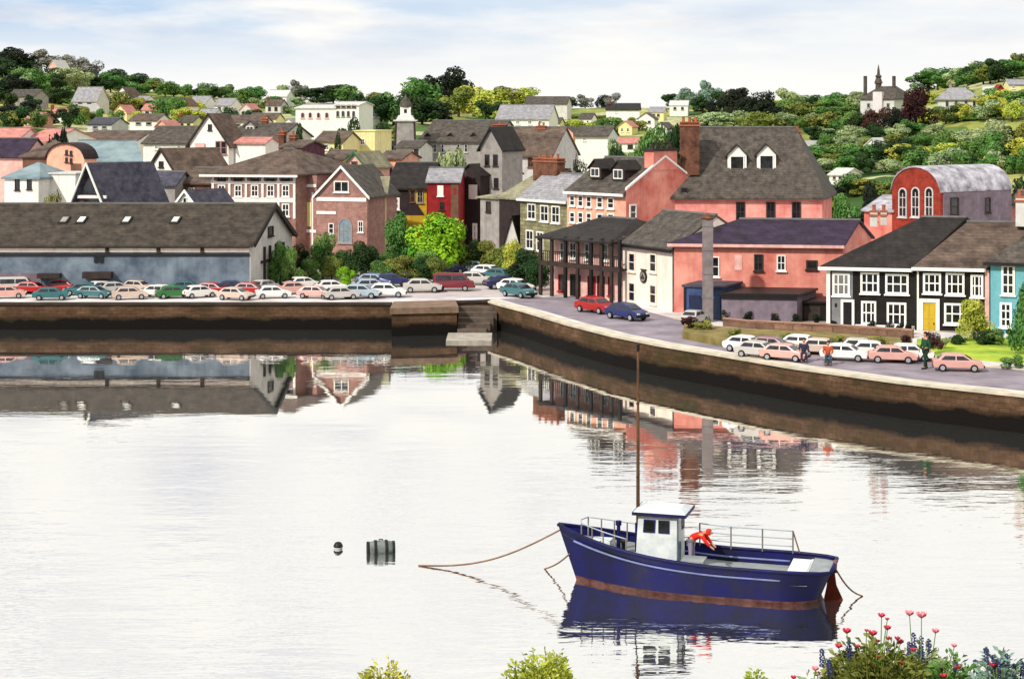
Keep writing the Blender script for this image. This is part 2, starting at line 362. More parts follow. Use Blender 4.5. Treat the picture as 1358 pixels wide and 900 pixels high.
# quay walls
qs = bpy.data.materials.new('quay_stone'); qs.use_nodes = True; t = qs.node_tree; p = t.nodes['Principled BSDF']; p.inputs['Roughness'].default_value = .8
tc = N(t, 'ShaderNodeTexCoord'); bt = N(t, 'ShaderNodeTexBrick'); sp = N(t, 'ShaderNodeSeparateXYZ'); cb = N(t, 'ShaderNodeCombineXYZ')
t.links.new(tc.outputs['Object'], sp.inputs[0]); t.links.new(M(t, 'ADD', sp.outputs[0], M(t, 'MULTIPLY', sp.outputs[1], -.8)), cb.inputs[0]); t.links.new(sp.outputs[2], cb.inputs[1])
nq = N(t, 'ShaderNodeTexNoise'); nq.inputs['Scale'].default_value = .9; nq.inputs['Detail'].default_value = 3; t.links.new(tc.outputs['Object'], nq.inputs['Vector']); vq = N(t, 'ShaderNodeVectorMath', operation='SCALE'); vq.inputs['Scale'].default_value = .45; t.links.new(nq.outputs['Color'], vq.inputs[0]); va = N(t, 'ShaderNodeVectorMath', operation='ADD'); t.links.new(cb.outputs[0], va.inputs[0]); t.links.new(vq.outputs[0], va.inputs[1]); t.links.new(va.outputs[0], bt.inputs['Vector']); bt.inputs['Scale'].default_value = 1; bt.inputs['Brick Width'].default_value = .85; bt.inputs['Row Height'].default_value = .33; bt.inputs['Mortar Size'].default_value = .025
bt.inputs['Color1'].default_value = (.72, .72, .72, 1); bt.inputs['Color2'].default_value = (1.1, 1.1, 1.1, 1); bt.inputs['Mortar'].default_value = (.62, .62, .62, 1); bt.inputs['Mortar Smooth'].default_value = .6
n1 = N(t, 'ShaderNodeTexNoise'); n1.inputs['Scale'].default_value = .35; n1.inputs['Detail'].default_value = 7; n1.inputs['Roughness'].default_value = .65; t.links.new(tc.outputs['Object'], n1.inputs['Vector'])
cr = N(t, 'ShaderNodeValToRGB'); t.links.new(n1.outputs[0], cr.inputs[0])
cr.color_ramp.elements[0].position = .3; cr.color_ramp.elements[0].color = lin((.25, .23, .13)) + (1,)
cr.color_ramp.elements[1].position = .7; cr.color_ramp.elements[1].color = lin((.50, .39, .30)) + (1,)
e = cr.color_ramp.elements.new(.5); e.color = lin((.36, .27, .20)) + (1,)
mm = N(t, 'ShaderNodeMix', data_type='RGBA'); mm.blend_type = 'MULTIPLY'; mm.inputs[0].default_value = .9; t.links.new(cr.outputs[0], mm.inputs[6]); t.links.new(bt.outputs[0], mm.inputs[7])
# weed and tide mark on the lower courses
td = M(t, 'MULTIPLY', M(t, 'SUBTRACT', M(t, 'ADD', .45, M(t, 'MULTIPLY', n1.outputs[0], 1.7)), sp.outputs[2]), 2.2, True)
m2 = N(t, 'ShaderNodeMix', data_type='RGBA'); t.links.new(td, m2.inputs[0]); t.links.new(mm.outputs[2], m2.inputs[6]); m2.inputs[7].default_value = lin((.06, .047, .036)) + (1,); p.inputs['Specular IOR Level'].default_value = .12
t.links.new(m2.outputs[2], p.inputs['Base Color'])
bb = N(t, 'ShaderNodeBump'); bb.inputs['Strength'].default_value = .6; bb.inputs['Distance'].default_value = .08; t.links.new(bt.outputs['Fac'], bb.inputs['Height']); bb.invert = True; t.links.new(bb.outputs[0], p.inputs['Normal'])
coping = mat('pale_coping_stone', (.80, .76, .68), var=.22, scale=.8)
copingd = mat('dark_coping_timber', (.22, .18, .16), var=.3, scale=.8)
def offs(pts, d):
    """offset a polyline to its right-hand (water) side"""
    r = []
    for i, p in enumerate(pts):
        a = Vector(pts[max(i - 1, 0)]); b = Vector(pts[min(i + 1, len(pts) - 1)]); u = (b - a).normalized(); nn = Vector((u.y, -u.x))
        r.append(Vector(p) + nn * d)
    return r
def ribbon(mb, pts, d0, d1, z0, z1):
    A = offs(pts, d0); B = offs(pts, d1)
    for i in range(len(pts) - 1):
        mb.hexa([(A[i].x, A[i].y, z0), (B[i].x, B[i].y, z0), (B[i + 1].x, B[i + 1].y, z0), (A[i + 1].x, A[i + 1].y, z0),
                 (A[i].x, A[i].y, z1), (B[i].x, B[i].y, z1), (B[i + 1].x, B[i + 1].y, z1), (A[i + 1].x, A[i + 1].y, z1)])
# for a quay running left to right with water towards the camera, the water side is the right-hand side
def quay(name, label, pts, cop, zt=QZ):
    e = empty(name, label, 'quay wall', (pts[0][0], pts[0][1], 0))
    inv = Matrix.Translation(-Vector(e.location))
    mb = MB(); ribbon(mb, pts, 0.0, .5, -3, zt - .15); o = mb.build('stone_face', qs, e); o.matrix_parent_inverse = inv
    mb = MB(); ribbon(mb, pts, -.45, .62, zt - .14, zt + .05); o = mb.build('coping', cop, e); o.matrix_parent_inverse = inv
    return e
quay('quay_wall', 'long dark stone quay wall on the left, in front of the car park and shed', [LQ[0], tuple(LQ[1])], copingd)
quay('quay_wall', 'curving brown stone quay wall on the right with pale coping below the pink and black houses', RQ, coping)
quay('quay_wall', 'short dark wall at the head of the landing steps between both quays', [tuple(XY(602, 162.3)), tuple(XY(650, 163.0))], copingd)
# landing block
e = empty('landing_stage', 'brown stone landing block jutting from the quay corner beside the steps', 'landing stage', (XY(562, 157).x, 157, 0))
inv = Matrix.Translation(-Vector(e.location))
a, b, c, d = XY(519.5, 155.4), XY(606, 156.6), XY(604, 162.2), XY(522, 160.7)
mb = MB(); mb.hexa([(q.x, q.y, -3) for q in (a, b, c, d)] + [(q.x, q.y, 2.0) for q in (a, b, c, d)]); o = mb.build('block', qs, e); o.matrix_parent_inverse = inv
mb = MB(); q4 = [a + Vector((-.15, -.2)), b + Vector((.15, -.2)), c, d]
mb.hexa([(q.x, q.y, 2.003) for q in q4] + [(q.x, q.y, 2.55) for q in q4]); o = mb.build('capping', mat('brown_stone_capping', (.50, .41, .34), var=.3), e); o.matrix_parent_inverse = inv
# steps
e = empty('landing_steps', 'dark stone steps going down to the water between landing block and right quay', 'steps', (XY(628, 159).x, 159, 0))
inv = Matrix.Translation(-Vector(e.location))
mb = MB(); X0, X1 = XY(608, 160).x, XY(646, 160).x
for k in range(5): mb.box(X0, X1 + .3 * k, 156.4 + k * 1.1, 162.0, -2 + (.004 * k), .5 + k * .38)
o = mb.build('treads', mat('step_stone', (.36, .31, .27), var=.35), e); o.matrix_parent_inverse = inv
mb = MB(); mb.box(XY(592, 152).x, XY(652, 152).x, 150.8, 156.3, -2, .22)
o = mb.build('slab', mat('pale_slip', (.66, .63, .58), var=.25), e); o.matrix_parent_inverse = inv

# roads and verges on the quay, each sheet 4 mm above the one below
def sheet(name, pts, z, m):
    mb = MB(); mb.add([(x, y, z) for x, y in pts], [tuple(range(len(pts)))]); o = mb.build(name, m)
    for p_ in o.data.polygons:
        if p_.normal.z < 0: p_.flip()
    return tag(o, kind='structure')
asph = strip_mat('asphalt', (.52, .48, .52), (.62, .58, .61), .4)
i0 = offs(RQ[:11], -1.1); i1 = offs(RQ[:11], -9.5)
for k in range(3): i1[k] = Vector((i1[k].x, min(i1[k].y, 167)))
sheet('road', [tuple(p_) for p_ in i0] + [tuple(p_) for p_ in reversed(i1)], QZ + .008, asph)
sheet('square', [(XY(470, 164).x, 163.6), (XY(660, 166).x, 165.8), (XY(700, 167.9).x, 167.9), (XY(455, 167.9).x, 167.9)], QZ + .004, strip_mat('square_paving', (.70, .66, .68), (.80, .76, .77), .4))
mb = MB()
for (x0, x1, y) in ((470, 560, 163.2),): pass
lawn = strip_mat('lawn', (.50, .66, .18), (.72, .78, .26), .5)
def gp(px, py, z=QZ): return tuple(XY(px, Dz(py, z)))
# raised lawn with a stone edge
def raised(name, pix, z, m, kind='structure'):
    pts = [gp(x, y, z) for x, y in pix]; mb = MB(); mb.sweep([(x, y, QZ - .2) for x, y in pts], [(x, y, z) for x, y in pts]); return tag(mb.build(name, m), kind=kind)
raised('lawn', [(1216, 466), (1290, 474), (1358, 480), (1500, 492), (1500, 447), (1358, 447), (1216, 449)], QZ + .15, lawn)
raised('verge', [(905, 440), (960, 450), (1080, 459), (1206, 470), (1210, 449), (1095, 440), (990, 436), (908, 428)], QZ + .55, strip_mat('rough_verge', (.44, .40, .22), (.56, .50, .30), .9))
sheet('forecourt', [gp(905, 420), gp(1096, 430), gp(1310, 444), gp(1310, 438), gp(1096, 418), gp(905, 412)], QZ + .012, strip_mat('forecourt_gravel', (.62, .56, .50), (.74, .68, .62), .6))
# ---------------- buildings
class Bld:
    def __init__(s, name, label, cat, fl, fr, depth, ye, yr, roof='par', wall=white, rm=slate, k=0.0, over=.35, over_f=None, side=.25, hipl=0, hipr=0, zb=None, trim=None, group=None, wallname='wall', cutf=0, rt=.18, roofname='roof', sink=.4):
        P0, P1 = XY(*fl), XY(*fr); s.P0 = P0; u = (P1 - P0); s.w = u.length; s.u = u.normalized(); s.n = Vector((-s.u.y, s.u.x)); s.k = k; s.d = depth
        cs = [P0, P1, P0 + s.n * depth + s.u * k * depth, P1 + s.n * depth + s.u * k * depth]
        s.zb = (min(gz(*c) for c in cs) - sink) if zb is None else zb
        s.he = H - (ye - HY) * P0.y / F - s.zb
        if roof in ('perp', 'barrel'): c = P0 + s.u * s.w / 2
        else: c = P0 + s.u * (s.w / 2 + k * depth / 2) + s.n * depth / 2
        s.hr = (H - (yr - HY) * c.y / F - s.zb) if yr is not None else s.he
        s.root = empty(name, label, cat, (P0.x, P0.y, s.zb), math.atan2(s.u.y, s.u.x), group)
        S = s.S; w, d, he, hr = s.w, depth, s.he, s.hr; o = over; of = o if over_f is None else over_f
        mb = MB(); y0 = cutf
        if roof in ('par', 'leanto') and not (hipl or hipr):
            if roof == 'par': pr = [(y0, 0), (y0, he), (d / 2, hr), (d, he), (d, 0)]
            else: pr = [(y0, 0), (y0, he), (d, hr), (d, 0)]
            mb.sweep([S(0, y, z) for y, z in pr], [S(w, y, z) for y, z in pr])
        elif roof in ('perp', 'barrel'):
            pr = [(0, 0), (0, he)] + (s.arch() if roof == 'barrel' else [(w / 2, hr)]) + [(w, he), (w, 0)]
            mb.sweep([S(x, 0, z) for x, z in pr], [S(x, d, z) for x, z in pr])
        elif roof == 'flat':
            mb.box(0, w, y0, d, 0, hr, S)
        else:
            hl, hrr = hipl, hipr
            if (hl and hrr): mb.box(0, w, y0, d, 0, he, S)
            else:
                x0 = 0; x1 = w
                if hl: a = [(y0, 0), (y0, he), (d, he), (d, 0)]; mb.sweep([S(0, y, z) for y, z in a], [S(hl, y, z) for y, z in a]); x0 = hl
                if hrr: a = [(y0, 0), (y0, he), (d, he), (d, 0)]; mb.sweep([S(w - hrr, y, z) for y, z in a], [S(w, y, z) for y, z in a]); x1 = w - hrr
                pr = [(y0, 0), (y0, he), (d / 2, hr), (d, he), (d, 0)]
                mb.sweep([S(x0, y, z) for y, z in pr], [S(x1, y, z) for y, z in pr])
        s.wall = mb.build(wallname, wall, s.root)
        # roof
        fs = None; sd = side
        if roof in ('par', 'hip'):
            m = (hr - he) / (d / 2); ze = he - o * m; zf = he - (of * m if over_f is None else of * .28)
            L0 = -sd if not hipl else -o; L1 = w + sd if not hipr else w + o; R0 = hipl if hipl else -sd; R1 = w - hipr if hipr else w + sd
            E0, E1, E2, E3 = S(L0, -of, zf), S(L1, -of, zf), S(L1, d + o, ze), S(L0, d + o, ze); A, B = S(R0, d / 2, hr), S(R1, d / 2, hr)
            fs = [[E0, E1, B, A], [E2, E3, A, B]]
            if hipl: fs.append([E3, E0, A])
            if hipr: fs.append([E1, E2, B])
        elif roof == 'leanto':
            m = (hr - he) / d
            fs = [[S(-sd, -o, he - o * m), S(w + sd, -o, he - o * m), S(w + sd, d, hr), S(-sd, d, hr)]]
        elif roof == 'perp':
            m = (hr - he) / (w / 2)
            fs = [[S(-o, -sd, he - o * m), S(w / 2, -sd, hr), S(w / 2, d + sd, hr), S(-o, d + sd, he - o * m)], [S(w / 2, -sd, hr), S(w + o, -sd, he - o * m), S(w + o, d + sd, he - o * m), S(w / 2, d + sd, hr)]]
            fs = [f[::-1] if False else f for f in fs]
        elif roof == 'barrel':
            ar = [(-.12, he - .05)] + s.arch() + [(w + .12, he - .05)]
            fs = [[S(ar[i][0], -sd, ar[i][1]), S(ar[i + 1][0], -sd, ar[i + 1][1]), S(ar[i + 1][0], d + sd, ar[i + 1][1]), S(ar[i][0], d + sd, ar[i][1])] for i in range(len(ar) - 1)]
        elif roof == 'flat':
            fs = [[S(-.15, -.15, hr), S(w + .15, -.15, hr), S(w + .15, d + .15, hr), S(-.15, d + .15, hr)]]
        mb = MB(); mb.shell([[tuple(p) for p in f] for f in fs], rt)
        s.roof = mb.build(roofname, rm, s.root)
        if roof in ('par', 'hip') and s.w > 3:
            mb = MB(); mb.box(R0, R1, d / 2 - .14, d / 2 + .14, hr + rt - .05, hr + rt + .10, S); mb.build('ridge_tiles', greytrim, s.roof)
        if trim:
            mb = MB()
            if roof in ('par', 'hip', 'leanto'): mb.box(L0 if roof != 'leanto' else -sd, L1 if roof != 'leanto' else w + sd, -of - .16, -of - .01, (zf if roof != 'leanto' else he - o * m) - .14, (zf if roof != 'leanto' else he - o * m) + .12, S)
            elif roof == 'perp':
                m = (hr - he) / (w / 2)
                for sg in (0, 1):
                    xa, xb = (-o, w / 2) if sg == 0 else (w / 2, w + o); za, zb_ = (he - o * m, hr) if sg == 0 else (hr, he - o * m)
                    mb.hexa([S(xa, -sd - .12, za - .1), S(xb, -sd - .12, zb_ - .1), S(xb, -sd - .01, zb_ - .1), S(xa, -sd - .01, za - .1), S(xa, -sd - .12, za + .24), S(xb, -sd - .12, zb_ + .24), S(xb, -sd - .01, zb_ + .24), S(xa, -sd - .01, za + .24)])
            mb.build('fascia_board', trim, s.root)
    def S(s, x, y, z): return (x + s.k * y, y, z)
    def arch(s, n=12):
        return [(s.w / 2 - s.w / 2 * math.cos(math.pi * i / n), s.he + (s.hr - s.he) * math.sin(math.pi * i / n)) for i in range(1, n)]
    def face(s, f):
        w, d, k = s.w, s.d, s.k
        A, B = {'f': ((0, 0), (w, 0)), 'r': ((w, 0), (w + k * d, d)), 'l': ((k * d, d), (0, 0))}[f] if isinstance(f, str) else ((k * f, f), (w + k * f, f))
        A, B = Vector(A), Vector(B); u = (B - A).normalized(); return A, u, Vector((u.y, -u.x))
    def hit(s, f, px, py):
        A, u, _ = s.face(f); Aw = s.P0 + s.u * A.x + s.n * A.y; uw = s.u * u.x + s.n * u.y
        dx = (px - CX) / F         # ray (dx*D, D)
        # Aw + t*uw = (dx*D, D)
        den = uw.x - dx * uw.y; tt = (dx * Aw.y - Aw.x) / den; D = Aw.y + tt * uw.y
        return tt, H - (py - HY) * D / F - s.zb
    def T(s, f):
        A, u, nn = s.face(f)
        return lambda a, out, z: (A.x + u.x * a + nn.x * out, A.y + u.y * a + nn.y * out, z)
    def rect(s, f, x0, y0, x1, y1):
        a, za = s.hit(f, x0, (y0 + y1) / 2); b, _ = s.hit(f, x1, (y0 + y1) / 2)
        m = (x0 + x1) / 2; _, zt = s.hit(f, m, y0); _, zb = s.hit(f, m, y1)
        return min(a, b), max(a, b), zb, zt
    def win(s, f, x0, y0, x1, y1, nx=2, ny=2, fm=None, pm=None, arch=False, fw=None, sill=True, parent=None, name='window', off=0.0):
        fm = fm or whitew; pm = pm or glass
        a, b, z0, z1 = s.rect(f, x0, y0, x1, y1); T0 = s.T(f); T = lambda a_, o_, z_: T0(a_, o_ + off, z_); fw = fw or min(.13, (b - a) * .14); mb = MB()
        bx = lambda m_, p, q, r, t_, u_, v_: m_.box(p, q, r, t_, u_, v_, T)
        zt = z1
        if arch: zt = z1 - (b - a) / 2
        for (p, q, r, t_) in ((a, a + fw, z0, zt), (b - fw, b, z0, zt)): bx(mb, p, q, .0, .10, r, t_)
        bx(mb, a + fw, b - fw, .0, .10, z0, z0 + fw)
        if not arch: bx(mb, a + fw, b - fw, .0, .10, z1 - fw, z1)
        for i in range(1, nx):
            c = a + (b - a) * i / nx; bx(mb, c - fw * .28, c + fw * .28, .0, .075, z0 + fw, (zt - fw) if not arch else zt)
        for j in range(1, ny):
            c = z0 + (z1 - z0) * j / ny; bx(mb, a + fw, b - fw, .0, .082, c - fw * .3, c + fw * .3)
        if sill: bx(mb, a - .1, b + .1, .0, .2, z0 - .12, z0 - .002)
        if arch:
            cx = (a + b) / 2; ro = (b - a) / 2; ri = ro - fw; n = 8
            for i in range(n):
                t0, t1 = math.pi * i / n, math.pi * (i + 1) / n; q = []
                for o_ in (0, .10):
                    for (r_, t_) in ((ro, t0), (ro, t1), (ri, t1), (ri, t0)): q.append(T(cx + r_ * math.cos(t_), o_, zt + r_ * math.sin(t_)))
                mb.hexa(q)
        w = mb.build(name, fm, parent or s.root)
        pb = MB(); e = .004
        if arch:
            ring = [(a + fw, z0 + fw), (b - fw, z0 + fw)] + [((a + b) / 2 + (ro - fw) * math.cos(math.pi * i / 8), zt + (ro - fw) * math.sin(math.pi * i / 8)) for i in range(9)]
            pb.sweep([T(x, .002, z) for x, z in ring], [T(x, .03, z) for x, z in ring])
        else: pb.box(a + fw + e, b - fw - e, .002, .03, z0 + fw + e, z1 - fw - e, T)
        pb.build('pane', pm, w); return w
    def wins(s, f, lst, **k):
        for q in lst: s.win(f, *q, **k)
    def panel(s, name, m, f, x0, y0, x1, y1, t=.06, o=.0, parent=None):
        a, b, z0, z1 = s.rect(f, x0, y0, x1, y1); mb = MB(); mb.box(a, b, o, o + t, z0, z1, s.T(f)); return mb.build(name, m, parent or s.root)
    def door(s, f, x0, y0, x1, y1, dm, fm=None, fw=.16):
        a, b, z0, z1 = s.rect(f, x0, y0, x1, y1); T = s.T(f); mb = MB(); mb.cur = 0
        mb.box(a + fw, b - fw, .003, .06, max(z0, 0), z1 - fw, T); 
        for (p, q) in ((.12, .46), (.54, .88)):
            for (r, t_) in ((.06, .45), (.52, .92)):
                w_ = b - a - 2 * fw; h_ = z1 - fw - z0; mb.box(a + fw + w_ * p, a + fw + w_ * q, .06, .085, z0 + h_ * r, z0 + h_ * t_, T)
        d = mb.build('door', dm, s.root)
        mb = MB(); mb.box(a, a + fw, .0, .14, z0, z1, T); mb.box(b - fw, b, .0, .14, z0, z1, T); mb.box(a + fw, b - fw, .0, .15, z1 - fw, z1, T); mb.build('door_frame', fm or whitew, d)
        mb = MB(); mb.box(b - fw - .2, b - fw - .12, .085, .15, z0 + 1.0, z0 + 1.12, T); mb.build('handle', blackm, d); return d
    def chim(s, x0, x1, ytop, ybot, yd, m=redbrown, t=.9, pots=2, band=True):
        a, b, z0, z1 = s.rect(yd, x0, ytop, x1, ybot); k = s.k * yd
        S = lambda x, y, z: (x + k, y, z); mb = MB(); mb.box(a, b, yd - t / 2, yd + t / 2, z0, z1, S)
        c = mb.build('chimney', m, s.roof)
        if band:
            mb = MB(); mb.box(a - .1, b + .1, yd - t / 2 - .1, yd + t / 2 + .1, z1 - .35, z1 - .18, S); mb.box(a - .06, b + .06, yd - t / 2 - .06, yd + t / 2 + .06, z1 + .002, z1 + .12, S)
            for i in range(pots):
                cx = a + (b - a) * (i + .5) / pots; mb.lathe(S(cx, yd, z1 + .1), [(.16, 0), (.14, .4), (.18, .42), (.18, .5), (.1, .5)], 8)
            if False: pass
            o = mb.build('cap_and_pots', potm, s.roof)
        return c
    def dormer(s, x0, x1, ytop, yeave, ybot, yd, dep=2.2, wall=white, rm=slate, fm=None, nx=2, ny=2):
        a, b, z0, ze = s.rect(yd, x0, yeave, x1, ybot); _, zr = s.hit(yd, (x0 + x1) / 2, ytop)
        S = lambda x, y, z: (x + s.k * yd, y, z)
        mb = MB(); c = (a + b) / 2
        pr = [(a, z0), (a, ze), (c, zr), (b, ze), (b, z0)]; mb.sweep([S(x, yd, z) for x, z in pr], [S(x, yd + dep, z) for x, z in pr])
        d = mb.build('dormer', wall, s.root)
        mb = MB(); m = (zr - ze) / (c - a); o = .22
        mb.shell([[S(a - o, yd - .2, ze - o * m), S(c, yd - .2, zr), S(c, yd + dep + .3, zr), S(a - o, yd + dep + .3, ze - o * m)], [S(c, yd - .2, zr), S(b + o, yd - .2, ze - o * m), S(b + o, yd + dep + .3, ze - o * m), S(c, yd + dep + .3, zr)]], .12)
        mb.build('dormer_roof', rm, d)
        g = (b - a) * .12; ax, bx_ = a + g, b - g; za, zb_ = z0 + .2, ze - .05; mb = MB(); f = .1
        T = lambda x, y, z: S(x, yd - y, z)
        mb.box(ax, ax + f, 0, .08, za, zb_, T); mb.box(bx_ - f, bx_, 0, .08, za, zb_, T); mb.box(ax + f, bx_ - f, 0, .08, za, za + f, T); mb.box(ax + f, bx_ - f, 0, .08, zb_ - f, zb_, T)
        if nx > 1: mb.box(c - .03, c + .03, 0, .07, za + f, zb_ - f, T)
        mb.build('window', fm or whitew, d)
        mb = MB(); mb.box(ax + f, bx_ - f, .002, .03, za + f, zb_ - f, T); mb.build('pane', glass, d)
        return d

# ===== right row along the quay
b = Bld('veranda_house', 'pink two storey house behind a dark timber balcony and veranda, beside the red car', 'house', (735, 169), (826, 162), 8, 307, 291, 'hip', palepink, slated, over=.5, over_f=2.1, hipl=2.6, hipr=2.2, roofname='veranda_roof')
posts = [(717, 312, 397), (732, 313, 399), (750, 314, 401), (766, 314, 403), (784, 316, 405), (798, 316, 407), (811, 317, 408), (822, 318, 410)]
for px, y0, y1 in posts: b.panel('post', blackm if px in (750, 784, 822) else darkwood, -1.75, px - 1.6, y0, px + 1.6, y1, .22, -.1)
bal = b.panel('balcony', darkwood, -1.75, 715, 350, 823, 356, .3, -.15)
a_, b_2, z0_, z1_ = b.rect(-1.75, 715, 336, 823, 351); mb = MB(); mb.box(a_, b_2, -1.76, -1.68, z1_ - .08, z1_ , b.S)
for i in range(40): xx = a_ + (b_2 - a_) * i / 39; mb.box(xx - .025, xx + .025, -1.74, -1.70, z0_, z1_ - .08, b.S)
mb.build('railing', blackm, bal)
mb = MB(); mb.box(a_, b_2, -1.6, -.002, z0_ - .25, z0_ - .1, b.S); mb.build('deck', darkwood, bal)
b.wins('f', [(743, 321, 752, 343), (756, 321, 765, 343), (776, 322, 786, 345), (799, 323, 807, 346)], nx=2, ny=2)
b.wins('f', [(741, 364, 750, 386), (780, 366, 790, 392), (807, 367, 813, 392)], nx=1, ny=2, fm=redw)
b.door('f', 757, 364, 770, 404, blackm, darkwood); b.door('f', 793, 366, 802, 408, redw, darkwood)

b = Bld('gabled_townhouse', 'tall salmon townhouse with white eaves and bare gable, behind the veranda house', 'house', (752, 178), (830, 171.5), 11, 252, 211, 'par', peach, slate, trim=whitew, over=.4, side=.05)
b.wins('f', [(756, 259, 763, 273), (767, 259, 774, 274), (778, 260, 785, 275), (792, 261, 800, 276), (806, 262, 815, 277), (756, 281, 763, 295), (767, 281, 774, 296), (778, 282, 785, 297), (792, 283, 800, 298), (806, 283, 815, 298)], nx=1, ny=2)
b.win('r', 834, 271, 843, 292, nx=1, ny=2, off=.06)
a_, u_, n_ = b.face('r'); T = b.T('r'); mb = MB(); mm = [(0, 0), (0, b.he), (b.d / 2, b.hr), (b.d, b.he), (b.d, 0)]
mb.sweep([T(y, .06, z + (.28 if z > 1 else 0)) for y, z in mm], [T(y, -.02, z + (.28 if z > 1 else 0)) for y, z in mm]); mb.build('gable_wall', salmon, b.root)  # gable darker than the peach front: its shaded side is put into the colour
mb = MB()
for i in (1, 2):
    p, q = mm[i], mm[i + 1]; mb.hexa([T(p[0], -.1, p[1] + .28), T(q[0], -.1, q[1] + .28), T(q[0], .12, q[1] + .28), T(p[0], .12, p[1] + .28), T(p[0], -.1, p[1] + .5), T(q[0], -.1, q[1] + .5), T(q[0], .12, q[1] + .5), T(p[0], .12, p[1] + .5)])
mb.build('gable_coping', whitew, b.root)
b.dormer(782, 797, 212, 222, 237, 1.4, wall=darkwood, rm=slated); b.dormer(812, 828, 214, 224, 240, 1.4, wall=darkwood, rm=slated)
z_ = b.hr; T = b.T('r'); mb = MB(); mb.box(b.d / 2 - 1.7, b.d / 2 + 1.7, -1.2, .1, z_ - 1.0, z_ + .9, T); c = mb.build('chimney', salmon, b.roof)
mb = MB(); mb.box(b.d / 2 - 1.85, b.d / 2 + 1.85, -1.3, .2, z_ + .9, z_ + 1.15, T)
for i in range(4): mb.lathe(T(b.d / 2 - 1.3 + .87 * i, -.5, z_ + 1.15), [(.2, 0), (.17, .5), (.22, .52), (.22, .62), (.1, .62)], 8)
mb.build('chimney_cap', darkwood, b.roof)

b = Bld('cream_house', 'cream quayside house with grey hipped roof and a round dark hanging sign on its front', 'inn', (826, 161), (894, 153.5), 9, 322, 284, 'par', cream, slate, trim=blackm, over=.3, side=.08, hipl=0)
b.wins('f', [(834, 335, 843, 360), (862, 336, 871, 361), (834, 374, 843, 400), (862, 377, 871, 403)], nx=1, ny=2, fm=cream)
T = b.T('f'); s0, zc = b.hit('f', 854, 367); mb = MB()
mb.lathe(T(s0, .0, zc), [(.56, 0), (.56, -.12)], 20, 'y')
sg = mb.build('hanging_sign', blackm, b.root)
mb = MB(); mb.lathe(T(s0, .1, zc), [(.44, -.04), (.44, -.06)], 20, 'y'); mb.build('sign_face', mat('sign_grey', (.50, .47, .44), var=.2, bump=0), sg)
mb = MB(); mb.box(s0 - .5, s0 + .5, .02, .1, zc + .62, zc + .70, T); mb.box(s0 - .32, s0 - .27, .02, .08, zc + .45, zc + .62, T); mb.box(s0 + .27, s0 + .32, .02, .08, zc + .45, zc + .62, T); mb.build('bracket', blackm, sg)
mb = MB()
for dx_ in (-.16, .14): mb.lathe(T(s0 + dx_, .165, zc - .08), [(.14, 0), (.14, .02)], 12, 'y')
mb.lathe(T(s0, .165, zc + .14), [(.11, 0), (.11, .02)], 12, 'y'); mb.build('emblem', blackm, sg)
mb = MB(); mb.box(b.w - .12, b.w, .02, .12, .3, b.he - .1, T); mb.build('downpipe', greytrim, b.root)

b = Bld('long_house', 'long low salmon brick building with dark purple slate roof, right of the cream house', 'house', (894, 153.2), (1118, 151), 9, 322, 293, 'hip', salmon, slatep, k=.32, over=.4, hipl=4.2, trim=palepink)
b.wins('f', [(943, 340, 954, 367)], nx=1, ny=2); b.win('f', 1000, 337, 1012, 359, nx=2, ny=2, fm=darkwood); b.win('f', 1030, 338, 1042, 359, nx=2, ny=2); b.win('f', 1069, 345, 1084, 357, nx=1, ny=1, fm=darkwood)
b.panel('blocked_window', palepink, 'f', 974, 338, 984, 358, .04); b.panel('service_door', blackm, 'f', 1066, 400, 1094, 432, .05)
fl_ = b
b = Bld('lean_to_shed', 'low grey purple shed with flat dark roof built against the long salmon building', 'shed', (957, 146.5), (1057, 145.5), 5.5, 394, 388, 'flat', purplew, blackm, k=.3)
b.panel('dark_band', blackm, 'f', 957, 389, 1057, 397, .1)
b = Bld('yard_shelter', 'small black open yard shelter between the grey purple shed and black house', 'shelter', (1059, 147), (1096, 146.6), 4, 402, 399, 'flat', blackw, blackm, k=.3)
b.panel('door', darkwood, 'f', 1066, 406, 1088, 432, .06)
b = Bld('boiler_shed', 'navy blue boarded shed at the foot of the tall grey flue pipe', 'shed', (907, 149), (958, 147.5), 5, 381, 378, 'flat', blueshed, slateb)
b.panel('shutter', mat('dark_navy', (.12, .16, .27), var=.3), 'f', 914, 392, 942, 410, .05); b.panel('corner_post', blackm, 'f', 907, 380, 910, 424, .08); b.panel('door', mat('pale_navy', (.30, .36, .48), var=.2), 'f', 945, 392, 955, 423, .05)
# flue
Xf, Df = XY(938.5, 146.5); zt_ = H - (291 - HY) * Df / F
e = empty('flue_pipe', 'tall square grey flue with a brown cap rising beside the navy shed', 'flue', (Xf, Df, QZ))
mb = MB(); mb.box(-.42, .42, -.4, .4, 0, zt_ - QZ); mb.build('shaft', steelpipe, e)
mb = MB()
for k in range(1, 5): mb.box(-.46, .46, -.44, .44, k * 2.0, k * 2.0 + .1)
mb.build('bands', greytrim, e)
mb = MB(); mb.lathe((0, 0, zt_ - QZ + .002), [(.5, 0), (.58, .12), (.4, .35), (.12, .5)], 12); mb.build('cap', redbrown, e)

